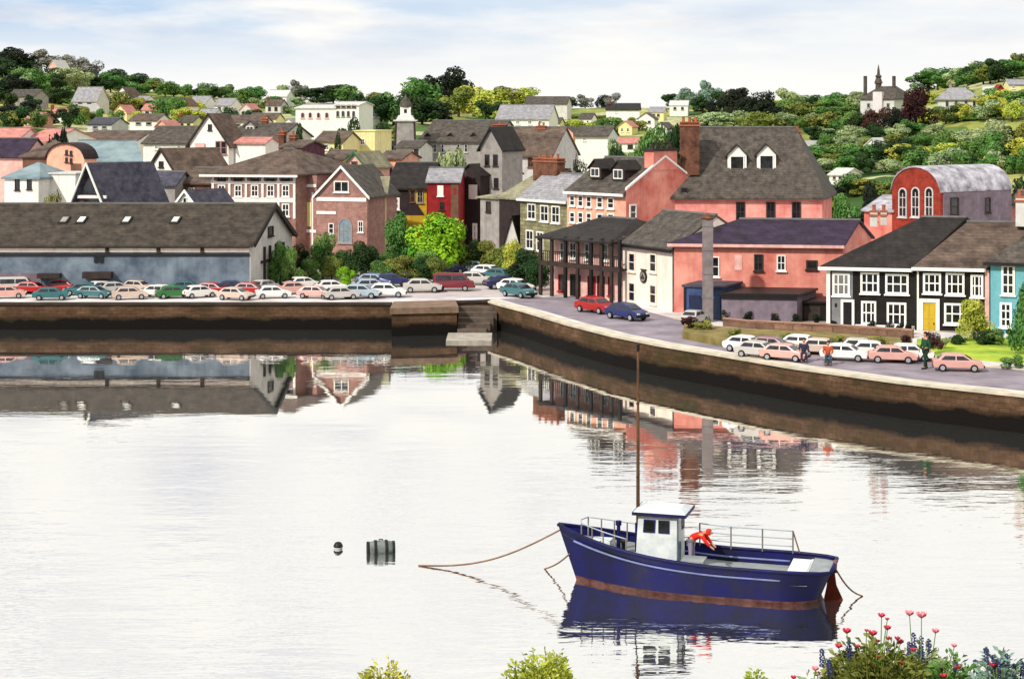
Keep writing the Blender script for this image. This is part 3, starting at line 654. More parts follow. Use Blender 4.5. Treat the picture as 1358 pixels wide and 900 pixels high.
b = Bld('big_pink_house', 'largest pink building with tall grey mansard roof, two white dormers and a massive left chimney', 'house', (888, 176), (1090, 175), 12, 257, 171, 'hip', pink, slate, k=.2, over=.5, hipl=1.8, hipr=3.2)
b.wins('f', [(976, 268, 988, 294), (1016, 268, 1028, 294), (1050, 268, 1062, 294)], nx=2, ny=2, fm=darkwood)
b.win('f', 903, 249, 912, 262, nx=1, ny=1, fm=darkwood)
b.panel('string_course', palepink, 'f', 886, 262, 1090, 265, .08)
b.dormer(965, 990, 193, 206, 231, 2.2, 3.0, whitew, slated, nx=1); b.dormer(1004, 1029, 192, 205, 232, 2.2, 3.0, whitew, slated, nx=1)
b.chim(902, 927, 163, 232, 2.0, redbrown, 1.6, 3); b.chim(1043, 1062, 175, 205, 7.0, brownbare, 1.4, 2)

b = Bld('barrel_roof_hall', 'red brick hall with streaked barrel roof and three tall arched front windows', 'hall', (1183, 181), (1247, 176), 11.5, 252, 222, 'barrel', redbrick, metalroof, zb=2.0, side=.15, rt=.16)
T = b.T('r'); mb = MB(); mb.box(.4, b.d, .01, .10, 0, b.he - .1, T); mb.build('side_wall', purplew, b.root)
b.wins('f', [(1192, 249, 1203, 288), (1209, 248, 1220, 288), (1227, 248, 1238, 288)], nx=2, ny=3, arch=True, fm=greyl, pm=glasslt if False else glass)
b.wins('r', [(1259, 262, 1270, 286)], nx=1, ny=2, fm=darkwood, off=.1); b.win('r', 1305, 262, 1312, 282, nx=1, ny=2, fm=darkwood, off=.1)
b = Bld('brick_annex', 'small pink lean-to annex with pale roof on the left of the barrel roofed hall', 'annex', (1146, 183), (1184, 181), 5, 279, 262, 'leanto', salmon, metalroof, zb=2.0)
b.win('f', 1157, 281, 1164, 292, nx=1, ny=1)

def hw(b, f, lst, **k):
    for q in lst: b.win(f, *q, nx=k.get('nx', 2), ny=k.get('ny', 2), fw=k.get('fw', .17))
b = Bld('black_terrace_house', 'black terrace house with grey bay, left half of the black pair', 'house', (1098, 142.5), (1215, 140.8), 9.5, 351, 290, 'hip', blackw, slated, k=.85, over=.35, hipl=3.5, trim=whitew, side=.02)
b.panel('grey_bay', mat('grey_bay_render', (.46, .46, .47), var=.2), 'f', 1103, 357, 1131, 436, .05)
b.panel('corner_pilaster', white, 'f', 1096, 358, 1101, 437, .12)
hw(b, 'f', [(1104, 362, 1127, 392)], ny=2, nx=3); hw(b, 'f', [(1141, 361, 1166, 389), (1174, 363, 1205, 390)], nx=3); hw(b, 'f', [(1142, 399, 1162, 430), (1176, 401, 1202, 432)], nx=3)
b.door('f', 1115, 397, 1133, 438, blackm, white, .2); b.panel('number_plate', blackm, 'f', 1107, 402, 1110, 407, .08)
b.panel('white_skirting', white, 'f', 1134, 431, 1213, 436, .1)
b.chim(1154, 1164, 281, 300, 4.6, greyl, .8, 1); b.chim(1168, 1176, 281, 298, 4.6, greyl, .8, 1)
b = Bld('yellow_door_house', 'black fronted terrace house with yellow front door, right half of the black pair', 'house', (1216.4, 140.8), (1312, 139.4), 9.5, 352, 297, 'par', blackw, brownroof, k=.85, over=.35, side=.02, trim=whitew)
hw(b, 'f', [(1224, 362, 1248, 389), (1254, 362, 1279, 391), (1287, 364, 1304, 394)], nx=3); hw(b, 'f', [(1252, 402, 1284, 430)], nx=3)
b.door('f', 1219, 396, 1246, 446, yellow, white, .3); b.panel('end_pilaster', palepink, 'f', 1306, 358, 1312, 445, .1); b.panel('left_pilaster', white, 'f', 1216, 360, 1218.5, 445, .1)
b = Bld('teal_house', 'pale teal rendered house at the right edge beside the lawn', 'house', (1313.5, 139), (1440, 136), 9.5, 345, 296, 'par', teal, slate, k=.85, over=.4, side=.02, trim=blackm)
hw(b, 'f', [(1328, 351, 1346, 391), (1326, 401, 1342, 434)], nx=2, ny=3)
b.win('f', 1375, 352, 1392, 391); b.win('f', 1375, 402, 1392, 434)
b.chim(1348, 1366, 262, 300, 4.7, greyl, 1.0, 2)
Bld('pink_cottage', 'small pale pink cottage at the right edge, on the slope above the teal roof', 'cottage', (1340, 186), (1385, 184), 7, 271, 255, 'par', palepink, slate).win('f', 1348, 275, 1355, 290)

# ===== centre
b = Bld('olive_stone_house', 'olive stone house with pale slate roof and white sash windows left of the salmon townhouse', 'house', (690, 196), (752, 189), 8, 262, 232, 'par', stone, slatel, k=-.1, over=.3, trim=whitew)
b.wins('f', [(700, 270, 711, 291), (717, 272, 728, 294), (732, 273, 743, 296), (698, 305, 708, 330), (712, 307, 721, 333)], nx=2, ny=2, fw=.14)
b.chim(712, 744, 211, 240, 4.0, redbrown, 1.1, 4)
b = Bld('grey_stone_block', 'tall narrow grey house with dark steep gable in the middle of town', 'house', (637, 222), (666, 221), 5, 196, 170, 'perp', greyw, slated, k=.2, over=.3, trim=blackm)
b.wins('f', [(643, 205, 649, 220), (654, 205, 660, 220), (643, 235, 649, 250), (655, 236, 661, 250)], fm=darkwood, nx=1, ny=2)
b = Bld('brown_roof_house', 'grey house with a broad brown roof, behind the stone house chimneys', 'house', (662, 240), (732, 238), 11, 206, 170, 'par', greyl, brownroof, k=.1, over=.4)
b.wins('f', [(674, 209, 683, 223), (700, 209, 708, 222)], fm=brownbare); b.chim(654, 672, 166, 185, 5.5, darkwood, 1, 1); b.chim(712, 724, 168, 182, 5.5, redbrown, 1, 2)
b = Bld('grey_gabled_house', 'pale grey gabled house with an olive slate side roof, below the tall grey block', 'house', (637, 206), (662, 203), 12, 262, 247, 'par', greyw, oliveroof, k=1.2, over=.3)
b.win('f', 645, 267, 651, 281, nx=1, fm=darkwood)
b = Bld('grey_shop', 'dark walled house with a small pale triangular gable beside the olive stone house', 'shop', (662, 201), (691, 198), 8, 262, 226, 'par', darkw, oliveroof, k=.9, over=.2)
b = Bld('porch_gable', 'little pale grey triangular porch gable between dark walls in the town centre', 'porch', (668, 197), (691, 196), 3, 328, 288, 'perp', greyl, slated, over=.2)
b.panel('doorway', darkwood, 'f', 675, 330, 684, 350, .05)
b = Bld('dark_narrow_house', 'narrow dark house with one white panel, right of the red house', 'house', (609, 222), (637, 220), 9, 232, 219, 'perp', darkw, slated, over=.2)
b.panel('white_panel', white, 'f', 622, 245, 633, 264, .08); b.win('f', 627, 296, 633, 318, nx=1, fw=.3)
b = Bld('red_house', 'bright red house with pale slate roof between yellow house and dark house', 'house', (567, 216), (609, 216), 6, 241, 224, 'par', redw, slatel, k=.1, over=.3)
b.win('f', 580, 246, 588, 260, fw=.3); b.win('f', 583, 268, 589, 278, fm=darkwood); b.panel('brown_side', brownbare, 'f', 598, 242, 608, 300, .06); b.panel('red_stripe', redw, 'f', 602, 250, 605, 258, .1)
b = Bld('yellow_house', 'yellow gabled house with a large dark roof, left of the red house', 'house', (513, 220), (566, 220), 9, 249, 217, 'par', yellow, slated, k=.25, over=.4)
b.win('f', 544, 253, 550, 268, nx=1, fm=brownbare); b.win('f', 553, 252, 561, 269, nx=2, fm=greyw)
mb = MB(); T = b.T('f'); q0, q1, q2, q3 = b.hit('f', 513, 250), b.hit('f', 539, 250), b.hit('f', 563, 285), b.hit('f', 513, 285)
mb.sweep([T(s_, .01, z_) for s_, z_ in (q0, q1, q2, q3)], [T(s_, .08, z_) for s_, z_ in (q0, q1, q2, q3)]); mb.build('dark_front', darkw, b.root); b.win('f', 521, 262, 530, 278, nx=1, fw=.25, fm=whitew, pm=greyl)
b = Bld('cream_narrow_house', 'narrow pale yellow house with tall dark windows beside the brown brick gable', 'house', (487, 204), (512, 204), 6, 256, 236, 'par', paleyel, oliveroof, over=.2)
b.wins('f', [(493, 261, 498, 277), (502, 261, 508, 277), (493, 290, 498, 314), (502, 290, 508, 313)], nx=1, ny=1, fm=stone)
b = Bld('brick_gable_house', 'brown brick gabled house with an arched pale window and white bands', 'house', (420, 201), (487, 199), 9, 258, 222, 'perp', brownbrick, slate, over=.4, trim=whitew)
b.win('f', 449, 289, 467, 322, nx=3, ny=2, arch=True, fm=greyw, pm=glasslt); b.win('f', 443, 240, 463, 255, nx=2, ny=1, fm=white); b.wins('f', [(475, 293, 482, 308)], fm=white); b.panel('white_band', white, 'f', 420, 262, 486, 267, .1); b.panel('lower_band', white, 'f', 420, 280, 446, 284, .1); b.win('f', 436, 296, 443, 310, nx=1)
b = Bld('brown_hotel', 'brown brick hotel with hipped roof and white bands behind the long shed', 'hotel', (280, 203), (392, 201), 13, 229, 199, 'hip', brownbrick, brownroof, k=.35, over=.8, hipl=4.5, hipr=4.5, trim=whitew)
b.panel('upper_band', white, 'f', 280, 240, 392, 244, .12); b.panel('lower_band', white, 'f', 280, 262, 392, 268, .12)
for x in (281, 303, 325, 347, 368, 389): b.panel('pilaster', white, 'f', x, 231, x + 3, 290, .13 if x != 281 else .125)
for x in (289, 311, 333, 354, 374): b.win('f', x, 231, x + 10, 239, nx=2, ny=1, fm=darkwood); b.win('f', x, 245, x + 10, 261, nx=2, ny=2, fm=whitew); b.win('f', x, 270, x + 10, 287, nx=2, fm=whitew)
b = Bld('brick_side_wing', 'brown brick wing with a cream panel between the hotel and the gabled house', 'wing', (392, 204), (420, 202), 9, 238, 230, 'flat', brownbrick, brownroof, k=.2)
b.panel('cream_panel', paleyel, 'f', 398, 268, 413, 300, .06); b.panel('white_post', white, 'f', 414, 255, 416, 330, .1); b.panel('white_cornice', white, 'f', 392, 244, 420, 248, .12); b.panel('white_ledge', white, 'f', 392, 304, 420, 308, .12)
b = Bld('chimney_house', 'dark red narrow house with two tall chimney stacks behind the hotel roof', 'house', (372, 226), (400, 225), 7, 196, 188, 'par', plum, brownroof, over=.2)
b.chim(371, 378, 176, 200, 3.5, redbrown, .8, 1); b.chim(385, 393, 180, 200, 3.5, redbrown, .8, 1); b.win('f', 382, 199, 392, 215, fm=redbrown)

# ===== left
b = Bld('quay_shed', 'very long low shed with brown roof and blue grey wall on the left quay', 'shed', (-70, 170.5), (331, 170.5), 14, 324, 272, 'par', bluegrey, shedroof, k=.17, over=.5, side=.5, sink=.0, zb=2.35)
b.panel('white_eaves_band', cream, 'f', -70, 329, 331, 334, .1); b.panel('dark_shadow_board', blackm, 'f', -70, 336, 331, 339.5, .12)  # thin black strip paints in the shadow below the eaves
for x in (140, 208, 266): b.panel('downpipe_head', darkwood, 'f', x, 326, x + 5, 336, .18)
b.panel('lower_wall', purplew, 'f', -70, 362, 55, 378, .05); b.panel('vent', blackm, 'f', 125, 340.5, 130, 348, .14); b.panel('vent', blackm, 'f', 132, 339.8, 137, 348, .14); b.panel('entrance_canopy', darkwood, 'f', 112, 360, 150, 368, 1.0); b.panel('entrance_canopy', darkwood, 'f', 52, 362, 82, 368, .9)
T = b.T('r'); mb = MB(); g = [(0, 0), (0, b.he), (b.d / 2, b.hr), (b.d, b.he), (b.d, 0)]
mb.sweep([T(y, .01, z) for y, z in g], [T(y, .08, z) for y, z in g]); mb.build('gable_end', greyl, b.root)
mb = MB()
for i in (1, 2):
    p, q = g[i], g[i + 1]; mb.hexa([T(p[0], .45, p[1] - .3), T(q[0], .45, q[1] - .3), T(q[0], .62, q[1] - .3), T(p[0], .62, p[1] - .3), T(p[0], .45, p[1] + .2), T(q[0], .45, q[1] + .2), T(q[0], .62, q[1] + .2), T(p[0], .62, p[1] + .2)])
mb.build('bargeboard', blackm, b.root)
b.win('r', 354, 300, 361, 313, nx=1, ny=1, fm=darkwood, name='gable_window', off=.08)
mb = MB()
for y_ in (4.2, 6.0, 8.0, 10.6): mb.box(y_ - .12, y_ + .12, .08, .3, 0, 4.2, T)
mb.box(3.2, 9.0, .1, .22, 2.6, 2.85, T); mb.build('fence_posts', darkwood, b.root)
m_ = (b.hr - b.he) / (b.d / 2)
for px, mm_ in ((82, greyw), (105, white), (165, greyl), (230, greyl)):
    yy = 3.2; a0, _ = b.hit(yy, px - 6, 297); a1, _ = b.hit(yy, px + 6, 297); mb = MB(); zz = lambda y: b.he + m_ * y + .18
    mb.hexa([b.S(a0, yy, zz(yy) - .02), b.S(a1, yy, zz(yy) - .02), b.S(a1, yy + 1.15, zz(yy + 1.15) - .02), b.S(a0, yy + 1.15, zz(yy + 1.15) - .02)] + [b.S(a0, yy, zz(yy) + .16), b.S(a1, yy, zz(yy) + .16), b.S(a1, yy + 1.15, zz(yy + 1.15) + .16), b.S(a0, yy + 1.15, zz(yy + 1.15) + .16)])
    sk = mb.build('skylight', blackm, b.roof)
    e_ = .16; mb = MB(); mb.hexa([b.S(a0 + e_, yy + e_, zz(yy + e_) + .1), b.S(a1 - e_, yy + e_, zz(yy + e_) + .1), b.S(a1 - e_, yy + 1.0, zz(yy + 1.0) + .1), b.S(a0 + e_, yy + 1.0, zz(yy + 1.0) + .1), b.S(a0 + e_, yy + e_, zz(yy + e_) + .2), b.S(a1 - e_, yy + e_, zz(yy + e_) + .2), b.S(a1 - e_, yy + 1.0, zz(yy + 1.0) + .2), b.S(a0 + e_, yy + 1.0, zz(yy + 1.0) + .2)])
    o = mb.build('skylight_glass', mm_, b.roof)
b = Bld('a_frame_house', 'steep A-frame building with plum timber gable and long blue slate roof behind the shed', 'house', (94, 193), (152, 192), 5.5, 290, 218, 'perp', plum, slateb, k=.75, over=.35, trim=whitew, side=.6)
b.panel('white_crossbar', white, 'f', 104, 259, 142, 263, .3); b.panel('dark_glazing', glass, 'f', 112, 264, 142, 272, .15)
T = b.T('f'); mb = MB(); tri = [b.hit('f', 107, 257), b.hit('f', 140, 257), b.hit('f', 122, 229)]
mb.sweep([T(s_, .01, z_) for s_, z_ in tri], [T(s_, .08, z_) for s_, z_ in tri]); mb.build('gable_glazing', glass, b.root)
b = Bld('white_house', 'small white house with pale teal hipped roof and two dark windows at the left edge', 'house', (6, 197), (51, 196), 8, 236, 217, 'hip', white, tealroof, over=.3, hipl=2, hipr=2)
b.wins('f', [(20, 233 + 4, 26, 252), (36, 237, 42, 251)], nx=1, ny=1, fm=darkwood)
b = Bld('white_yard_house', 'plain white windowless house between white cottage and A-frame gable', 'house', (52, 199), (100, 198), 6, 234, 230, 'flat', white, greyl)
b.panel('dark_gap', blackw, 'f', 52, 236, 62, 276, .06)
b = Bld('orange_arched_house', 'peach house with a curved gable and small square windows at upper left', 'house', (62, 212), (112, 210), 2.5, 210, 191, 'barrel', peach, darkw, over=.2)
b.wins('f', [(87, 199, 90, 205), (93, 200, 96, 206), (87, 209, 90, 215), (93, 210, 96, 216)], nx=1, ny=1, fm=darkwood)
b.panel('grey_side', brownbare, 'f', 94, 217, 108, 232, .04)
b = Bld('teal_barn', 'long barn with rounded teal metal roof behind the blue slate A-frame', 'barn', (112, 218), (187, 217), 12, 214, 188, 'par', greyw, tealroof, k=-.5, over=.3, hipl=0)
b = Bld('dark_barn', 'brown grey barn with rounded roof, left of the peach curved house', 'barn', (30, 222), (80, 221), 8, 207, 188, 'hip', brownbare, brownroof, over=.4, hipl=2.5, hipr=2.5)
b = Bld('slate_roof_house', 'house with plum slate roof at the far left edge above the white cottage', 'house', (-20, 226), (30, 225), 8, 208, 185, 'par', palepink, slatep)
b = Bld('clay_roof_house', 'low house under a pink clay roof at the far left edge of town', 'house', (-15, 260), (23, 259), 8, 186, 171, 'par', white, pinkroof)
b = Bld('clay_roof_house', 'low house under a pink clay roof right of the other clay roof', 'house', (28, 262), (62, 261), 8, 188, 172, 'par', white, pinkroof, k=.6)
b.win('f', 45, 191, 50, 197)
b = Bld('white_gable_house', 'white gabled house with brown bargeboards and one small gable window left of the hotel', 'house', (196, 217), (236, 215), 6, 230, 198, 'perp', white, brownroof, k=.6, over=.4, trim=darkwood)
b.win('f', 211, 214, 217, 222, nx=1, ny=1, fm=darkwood); b.win('f', 222, 236, 228, 246, nx=1)
b = Bld('dark_gable_shed', 'small shed with a dark slate gable just above the long shed ridge', 'shed', (232, 193), (262, 192), 6, 274, 254, 'perp', white, slateb, k=.2, over=.3, trim=whitew)
b.win('f', 243, 262, 248, 269, nx=1, ny=1)
b = Bld('low_slate_house', 'low house with slate roof in front of the white gabled house', 'house', (196, 208), (232, 207), 8, 246, 229, 'par', greyw, slateb, k=-.2)
b = Bld('brown_porch_house', 'brown roofed low house between the white gable and the hotel', 'house', (236, 211), (278, 210), 8, 243, 224, 'par', brownbare, brownroof, k=.2)
b.win('f', 250, 249, 258, 258, fm=white)
b = Bld('tall_gable_house', 'tall white house with steep dark bargeboards and pink bay behind the hotel', 'house', (252, 246), (303, 244), 4, 190, 152, 'perp', white, brownroof, k=.2, over=.5, trim=darkwood)
b.win('f', 276, 165, 281, 173, nx=1, ny=1, fm=darkwood); b.wins('f', [(286, 187, 293, 205), (299 - 6, 187, 301, 205)], nx=1, fm=brownbrick); b.panel('pink_bay', palepink, 'f', 260, 190, 272, 206, .3)
b = Bld('long_slate_house', 'long low brown slate roofed house behind the white gabled house', 'house', (190, 262), (256, 261), 9, 190, 169, 'par', white, slate, k=.2)
b.win('f', 205, 193, 210, 198); b.win('f', 235, 193, 240, 198)
b = Bld('row_house', 'low white house under a brown roof above the teal barn', 'house', (108, 268), (182, 266), 8, 186, 175, 'par', white, brownroof, k=.1)
for x in (120, 138, 156): b.win('f', x, 188, x + 5, 194)
b = Bld('grey_roof_house', 'house with irregular grey roof and small attic gable behind the hotel chimneys', 'house', (305, 256), (372, 254), 9, 182, 165, 'par', greyl, slate, k=.15)
b.dormer(325, 338, 161, 167, 177, 2.5, 2.5, greyw, slate); b.chim(348, 355, 158, 170, 4.5, brownbare, .8, 1)
b = Bld('peach_terrace', 'low peach roofed terrace in front of the irregular grey roof', 'house', (312, 245), (352, 244), 5, 190, 183, 'par', white, pinkroof)
b = Bld('pink_cottage', 'pink cottage with an orange window above the brick gable house', 'cottage', (427, 232), (456, 231), 7, 211, 201, 'par', peach, brownroof, over=.3)
b.win('f', 435, 214, 442, 224, fm=brownbare)
b = Bld('pink_gable_cottage', 'small pink cottage with green bargeboards above the pale yellow house', 'cottage', (456, 226), (484, 225), 8, 220, 203, 'perp', palepink, oliveroof, trim=mat('green_paint', (.16, .42, .24), var=.1), over=.4)
b.win('f', 466, 214, 474, 224, fm=brownbare)
b = Bld('peach_house', 'peach house with dark window under an ochre roof, left of the yellow house roof', 'house', (502, 236), (533, 235), 7, 211, 202, 'par', peach, brownroof)
b.win('f', 512, 219, 520, 232, fm=darkwood)
b = Bld('pale_yellow_house', 'pale yellow house with flat gable among the trees above the pink cottages', 'house', (469, 262), (497, 261), 7, 181, 174, 'flat', paleyel, paleyel)
b.win('f', 478, 184, 484, 192)
b = Bld('cream_roof_house', 'pale house with a brown roof and cream walls left of the pale yellow house', 'house', (418, 255), (455, 254), 8, 188, 176, 'par', paleyel, brownroof)
b.win('f', 430, 191, 436, 199)
# church
b = Bld('church', 'long grey slate church nave with three small dark roof vents in the town centre', 'church', (556, 288), (656, 286), 13, 187, 161, 'par', greyw, slate, k=.2, over=.5)
b.dormer(563, 571, 177, 181, 190, 1.2, 2, darkw, slated, nx=1); b.dormer(593, 601, 177, 181, 190, 1.2, 2, darkw, slated, nx=1); b.dormer(624, 632, 177, 181, 190, 1.2, 2, darkw, slated, nx=1)
for x in (575, 585, 606, 616, 640): b.win('f', x, 191, x + 4, 202, nx=1, arch=True, fm=greyl)
X_, D_ = XY(538, 284); zb_ = gz(X_, D_) - .5; e = empty('church_tower', 'stepped pale stone church tower with slate dome and lantern', 'tower', (X_, D_, zb_))
zz = lambda y: H - (y - HY) * D_ / F - zb_
def fr(mb, w0, w1, z0, z1): mb.hexa([(-w0, -w0, z0), (w0, -w0, z0), (w0, w0, z0), (-w0, w0, z0), (-w1, -w1, z1), (w1, -w1, z1), (w1, w1, z1), (-w1, w1, z1)])
mb = MB(); fr(mb, 1.95, 1.55, 0, zz(161)); mb.build('base', greyw, e)
mb = MB(); fr(mb, 1.9, 1.9, zz(161) + .002, zz(159)); fr(mb, 1.5, 1.1, zz(159) + .002, zz(153)); mb.build('shoulder', greyl, e)
mb = MB(); fr(mb, .85, .85, zz(153) + .002, zz(142)); mb.build('belfry', white, e)
for sx_, sy_ in ((0, -1), (1, 0)):
    mb = MB()
    if sy_: mb.box(-.22, .22, -.92, -.852, zz(150), zz(145))
    else: mb.box(.852, .92, -.22, .22, zz(150), zz(145))
    mb.build('louvre', blackm, e)
mb = MB(); mb.lathe((0, 0, 0), [(1.15, zz(142) + .002), (1.15, zz(141)), (.95, zz(138)), (.8, zz(135)), (.6, zz(132)), (.3, zz(130)), (.15, zz(128)), (.05, zz(124))], 14); mb.build('dome', slate, e, True)
mb = MB()
for sg_ in (-1, 1): mb.tube([(sg_ * 1.9, -1.97, 0), (sg_ * 1.5, -1.58, zz(161))], .16, 6)
mb.build('corner_buttress', darkwood, e)
b = Bld('church_house', 'small grey church annex with dark opening below the tower', 'annex', (525, 276), (556, 275), 7, 196, 188, 'par', greyl, slate)
b.win('f', 549, 198, 555, 208, nx=1, fm=darkwood)

# ===== hill houses
b = Bld('white_hotel', 'long white two storey hotel with arched windows among dark trees on the hill', 'hotel', (392, 345), (444, 343), 10, 144, 140, 'par', white, greyl, over=.3)
for x in (399, 409, 420, 431): b.win('f', x, 149, x + 5, 157, nx=1, ny=1, arch=True, fm=palepink)
b = Bld('white_hotel_tower', 'taller arcaded wing at the right end of the white hillside hotel', 'hotel wing', (443.5, 343), (476, 342), 10, 140, 136, 'par', white, greyl, over=.3)
for x in (446, 453, 460, 467): b.win('f', x, 138.5, x + 5, 143, nx=1, ny=1, fm=brownbare); b.win('f', x, 147, x + 4, 155, nx=1, ny=1, arch=True, fm=greyw)
b = Bld('white_cottage', 'small white cottage with grey roof in the fields right of the stone chimneys', 'cottage', (763, 300), (806, 299), 8, 180, 169, 'par', white, slate, k=.1, over=.5)
b.win('f', 773, 183, 777, 187); T = b.T('f')
b = Bld('hill_longhouse', 'long pale grey roofed building on the ridge behind the church', 'house', (658, 372), (728, 371), 12, 158, 140, 'par', white, slatel, k=.1)
for x in (668, 684, 700, 714): b.win('f', x, 160, x + 5, 165)
b = Bld('ridge_house', 'dark roofed house on the skyline right of the church', 'house', (696, 520), (752, 519), 9, 138, 129, 'par', greyl, slate, k=.1)
b.win('f', 715, 140, 720, 143)
b = Bld('ridge_longhouse', 'low dark roofed farmhouse on the skyline above the yellow field', 'farmhouse', (804, 500), (848, 499), 9, 146, 138, 'par', white, slated)
b.win('f', 815, 147.5, 819, 150); b.chim(806, 810, 136, 142, 4, darkwood, .8, 1)
for i, (x0, x1, D, ye, yr, lb, rm_) in enumerate([(845, 868, 380, 158, 150, 'white cottage lowest of the pale cluster behind the big chimney', slate), (860, 880, 440, 149, 143, 'cream cottage with grey roof at the middle of the pale cluster', slatel), (888, 912, 470, 140, 134, 'white cottage with dark garden topmost of the pale cluster', greyl), (868, 884, 350, 170, 163, 'white gabled cottage just left of the massive brown chimney', slate)]):
    D = ground_D((x0 + x1) / 2, ye + 13) - 1
    b = Bld('hill_cottage', lb, 'cottage', (x0, D), (x1, D - 1), 8, ye, yr, 'perp' if i in (0, 3) else 'par', white if i != 1 else paleyel, rm_, over=.3)
    b.win('f', x0 + 5, ye + 2, x0 + 9, ye + 6, nx=1, ny=1, fm=greyw); b.win('f', x1 - 9, ye + 2, x1 - 5, ye + 6, nx=1, ny=1, fm=greyw)
LH = [(96, 128, 392, 134, 116, 'par', greyl, slatel, 'pale grey roofed villa at the middle of the left hillside'), (148, 176, 372, 133, 116, 'perp', white, brownroof, 'white villa with brown gable on the left hillside'), (176, 190, 385, 136, 128, 'par', white, slatel, 'small white wing right of the brown gabled villa'),
      (228, 246, 400, 140, 131, 'perp', white, brownbare, 'small white cottage with rust brown bargeboards on the left hill'), (250, 272, 420, 138, 128, 'par', white, slatel, 'white cottage with pale slate roof right of the rust gable'), (284, 306, 430, 140, 131, 'par', white, slatel, 'pale roofed cottage below the left skyline trees'),
      (10, 46, 390, 128, 120, 'par', greyw, slate, 'low dark farmhouse among black trees at the left edge'), (80, 90, 470, 88, 74, 'perp', white, greyl, 'white pointed house between grey trees on the left skyline'), (64, 76, 480, 90, 80, 'perp', palepink, greyl, 'pale pink pointed house among grey skyline trees'),
      (354, 380, 480, 128, 120, 'par', white, greyl, 'white cottage on the skyline left of the white hotel'), (96, 108, 350, 147, 139, 'perp', white, greyl, 'tiny white gabled cottage at the foot of the left hill'), (172, 208, 330, 160, 152, 'par', white, brownroof, 'brown roofed bungalow among pale trees above the slate roofs'), (116, 148, 330, 165, 157, 'par', greyl, slateb, 'blue grey roofed bungalow on the lower left hill'),
      (497, 507, 420, 135, 127, 'perp', white, greyl, 'white pointed cottage left of the church tower trees'), (480, 492, 380, 155, 146, 'perp', white, greyl, 'small white gable right of the white hotel'), (300, 345, 330, 162, 154, 'par', white, brownroof, 'long white bungalow with brown roof behind the tall gabled house'),
      (1148, 1166, 260, 192, 184, 'perp', white, greyl, 'white cottage half hidden on the right hillside'), (1052, 1062, 250, 196, 188, 'perp', white, greyl, 'small white gable beside the big pink roof'), (1100, 1120, 225, 232, 224, 'par', white, greyl, 'white low cottage above the purple roof')]
for x0, x1, D, ye, yr, rf, wl, rm_, lb in LH:
    D = ground_D((x0 + x1) / 2, max(ye + 13, ye + (x1 - x0) * .42)) - 1
    b = Bld('hill_cottage', lb, 'cottage', (x0, D), (x1, D - 1), 8, ye, yr, rf, wl, rm_, over=.35, k=.1)
    for f_ in ((.22, .42), (.6, .8)): b.win('f', x0 + (x1 - x0) * f_[0], ye + 2, x0 + (x1 - x0) * f_[1], ye + 6, nx=1, ny=1, fm=greyw)
# mansion
b = Bld('hill_mansion', 'pale grey mansion with three thin tall chimneys on the right skyline', 'mansion', (1141, 395), (1186, 389), 9, 131, 116, 'hip', greyl, slate, hipl=2.2, hipr=2.0, over=.4)
b.panel('front_gable', mat('pale_lilac_render', (.84, .80, .80), var=.1), 'f', 1160, 122, 1172, 150, .8)
b.wins('f', [(1150, 137, 1154, 143), (1176, 137, 1180, 143), (1163.5, 130, 1167.5, 136)], nx=1, ny=1, fm=greyw)
b.chim(1146, 1149, 101, 128, 1.5, slate, .6, 1, band=False); b.chim(1184, 1187, 101, 124, 4, slate, .6, 1, band=False)
mb = MB(); s_, z_ = b.hit(4.5, 1165, 116); mb.lathe(b.S(s_, 4.5, 0), [(.7, z_ - .8), (.7, z_ + .8), (1.0, z_ + .9), (.8, z_ + 1.5), (.55, z_ + 2.2), (.8, z_ + 2.5), (.35, z_ + 3.0), (.28, z_ + 4.0), (.05, z_ + 5.2)], 8); mb.build('turret', slate, b.root)
Dv = ground_D(1272, 146) - 1
b = Bld('grey_villa', 'low pale grey villa with hipped roof right of the copper beech', 'villa', (1244, Dv), (1300, Dv - 2), 9, 131, 117, 'hip', greyl, slatel, hipl=3, hipr=3.5, over=.6)
for x in (1254, 1266, 1279, 1290): b.win('f', x, 134, x + 4, 142, nx=1, ny=1, fm=greyw)
b.chim(1259, 1262, 110, 120, 4.5, greyw, .6, 1)
b = Bld('hill_cottage', 'white flat roofed cottage at the far right of the skyline', 'cottage', (1308, ground_D(1315, 124)), (1322, ground_D(1315, 124)), 4, 117, 114, 'flat', white, white); b.win('f', 1311, 119, 1315, 122, nx=1, ny=1)
b = Bld('red_hut', 'tiny red hut right of the white flat roofed cottage', 'hut', (1323, ground_D(1327, 125)), (1331, ground_D(1327, 125)), 4, 118, 113, 'perp', redw, redw, over=.2); b.win('f', 1325, 119, 1328, 122, nx=1, ny=1)
b = Bld('hill_cottage', 'cream cottage under tall trees at the right edge of the hill', 'cottage', (1338, ground_D(1348, 120)), (1360, ground_D(1348, 120)), 5, 112, 106, 'par', paleyel, slatel); b.win('f', 1342, 114, 1346, 118)

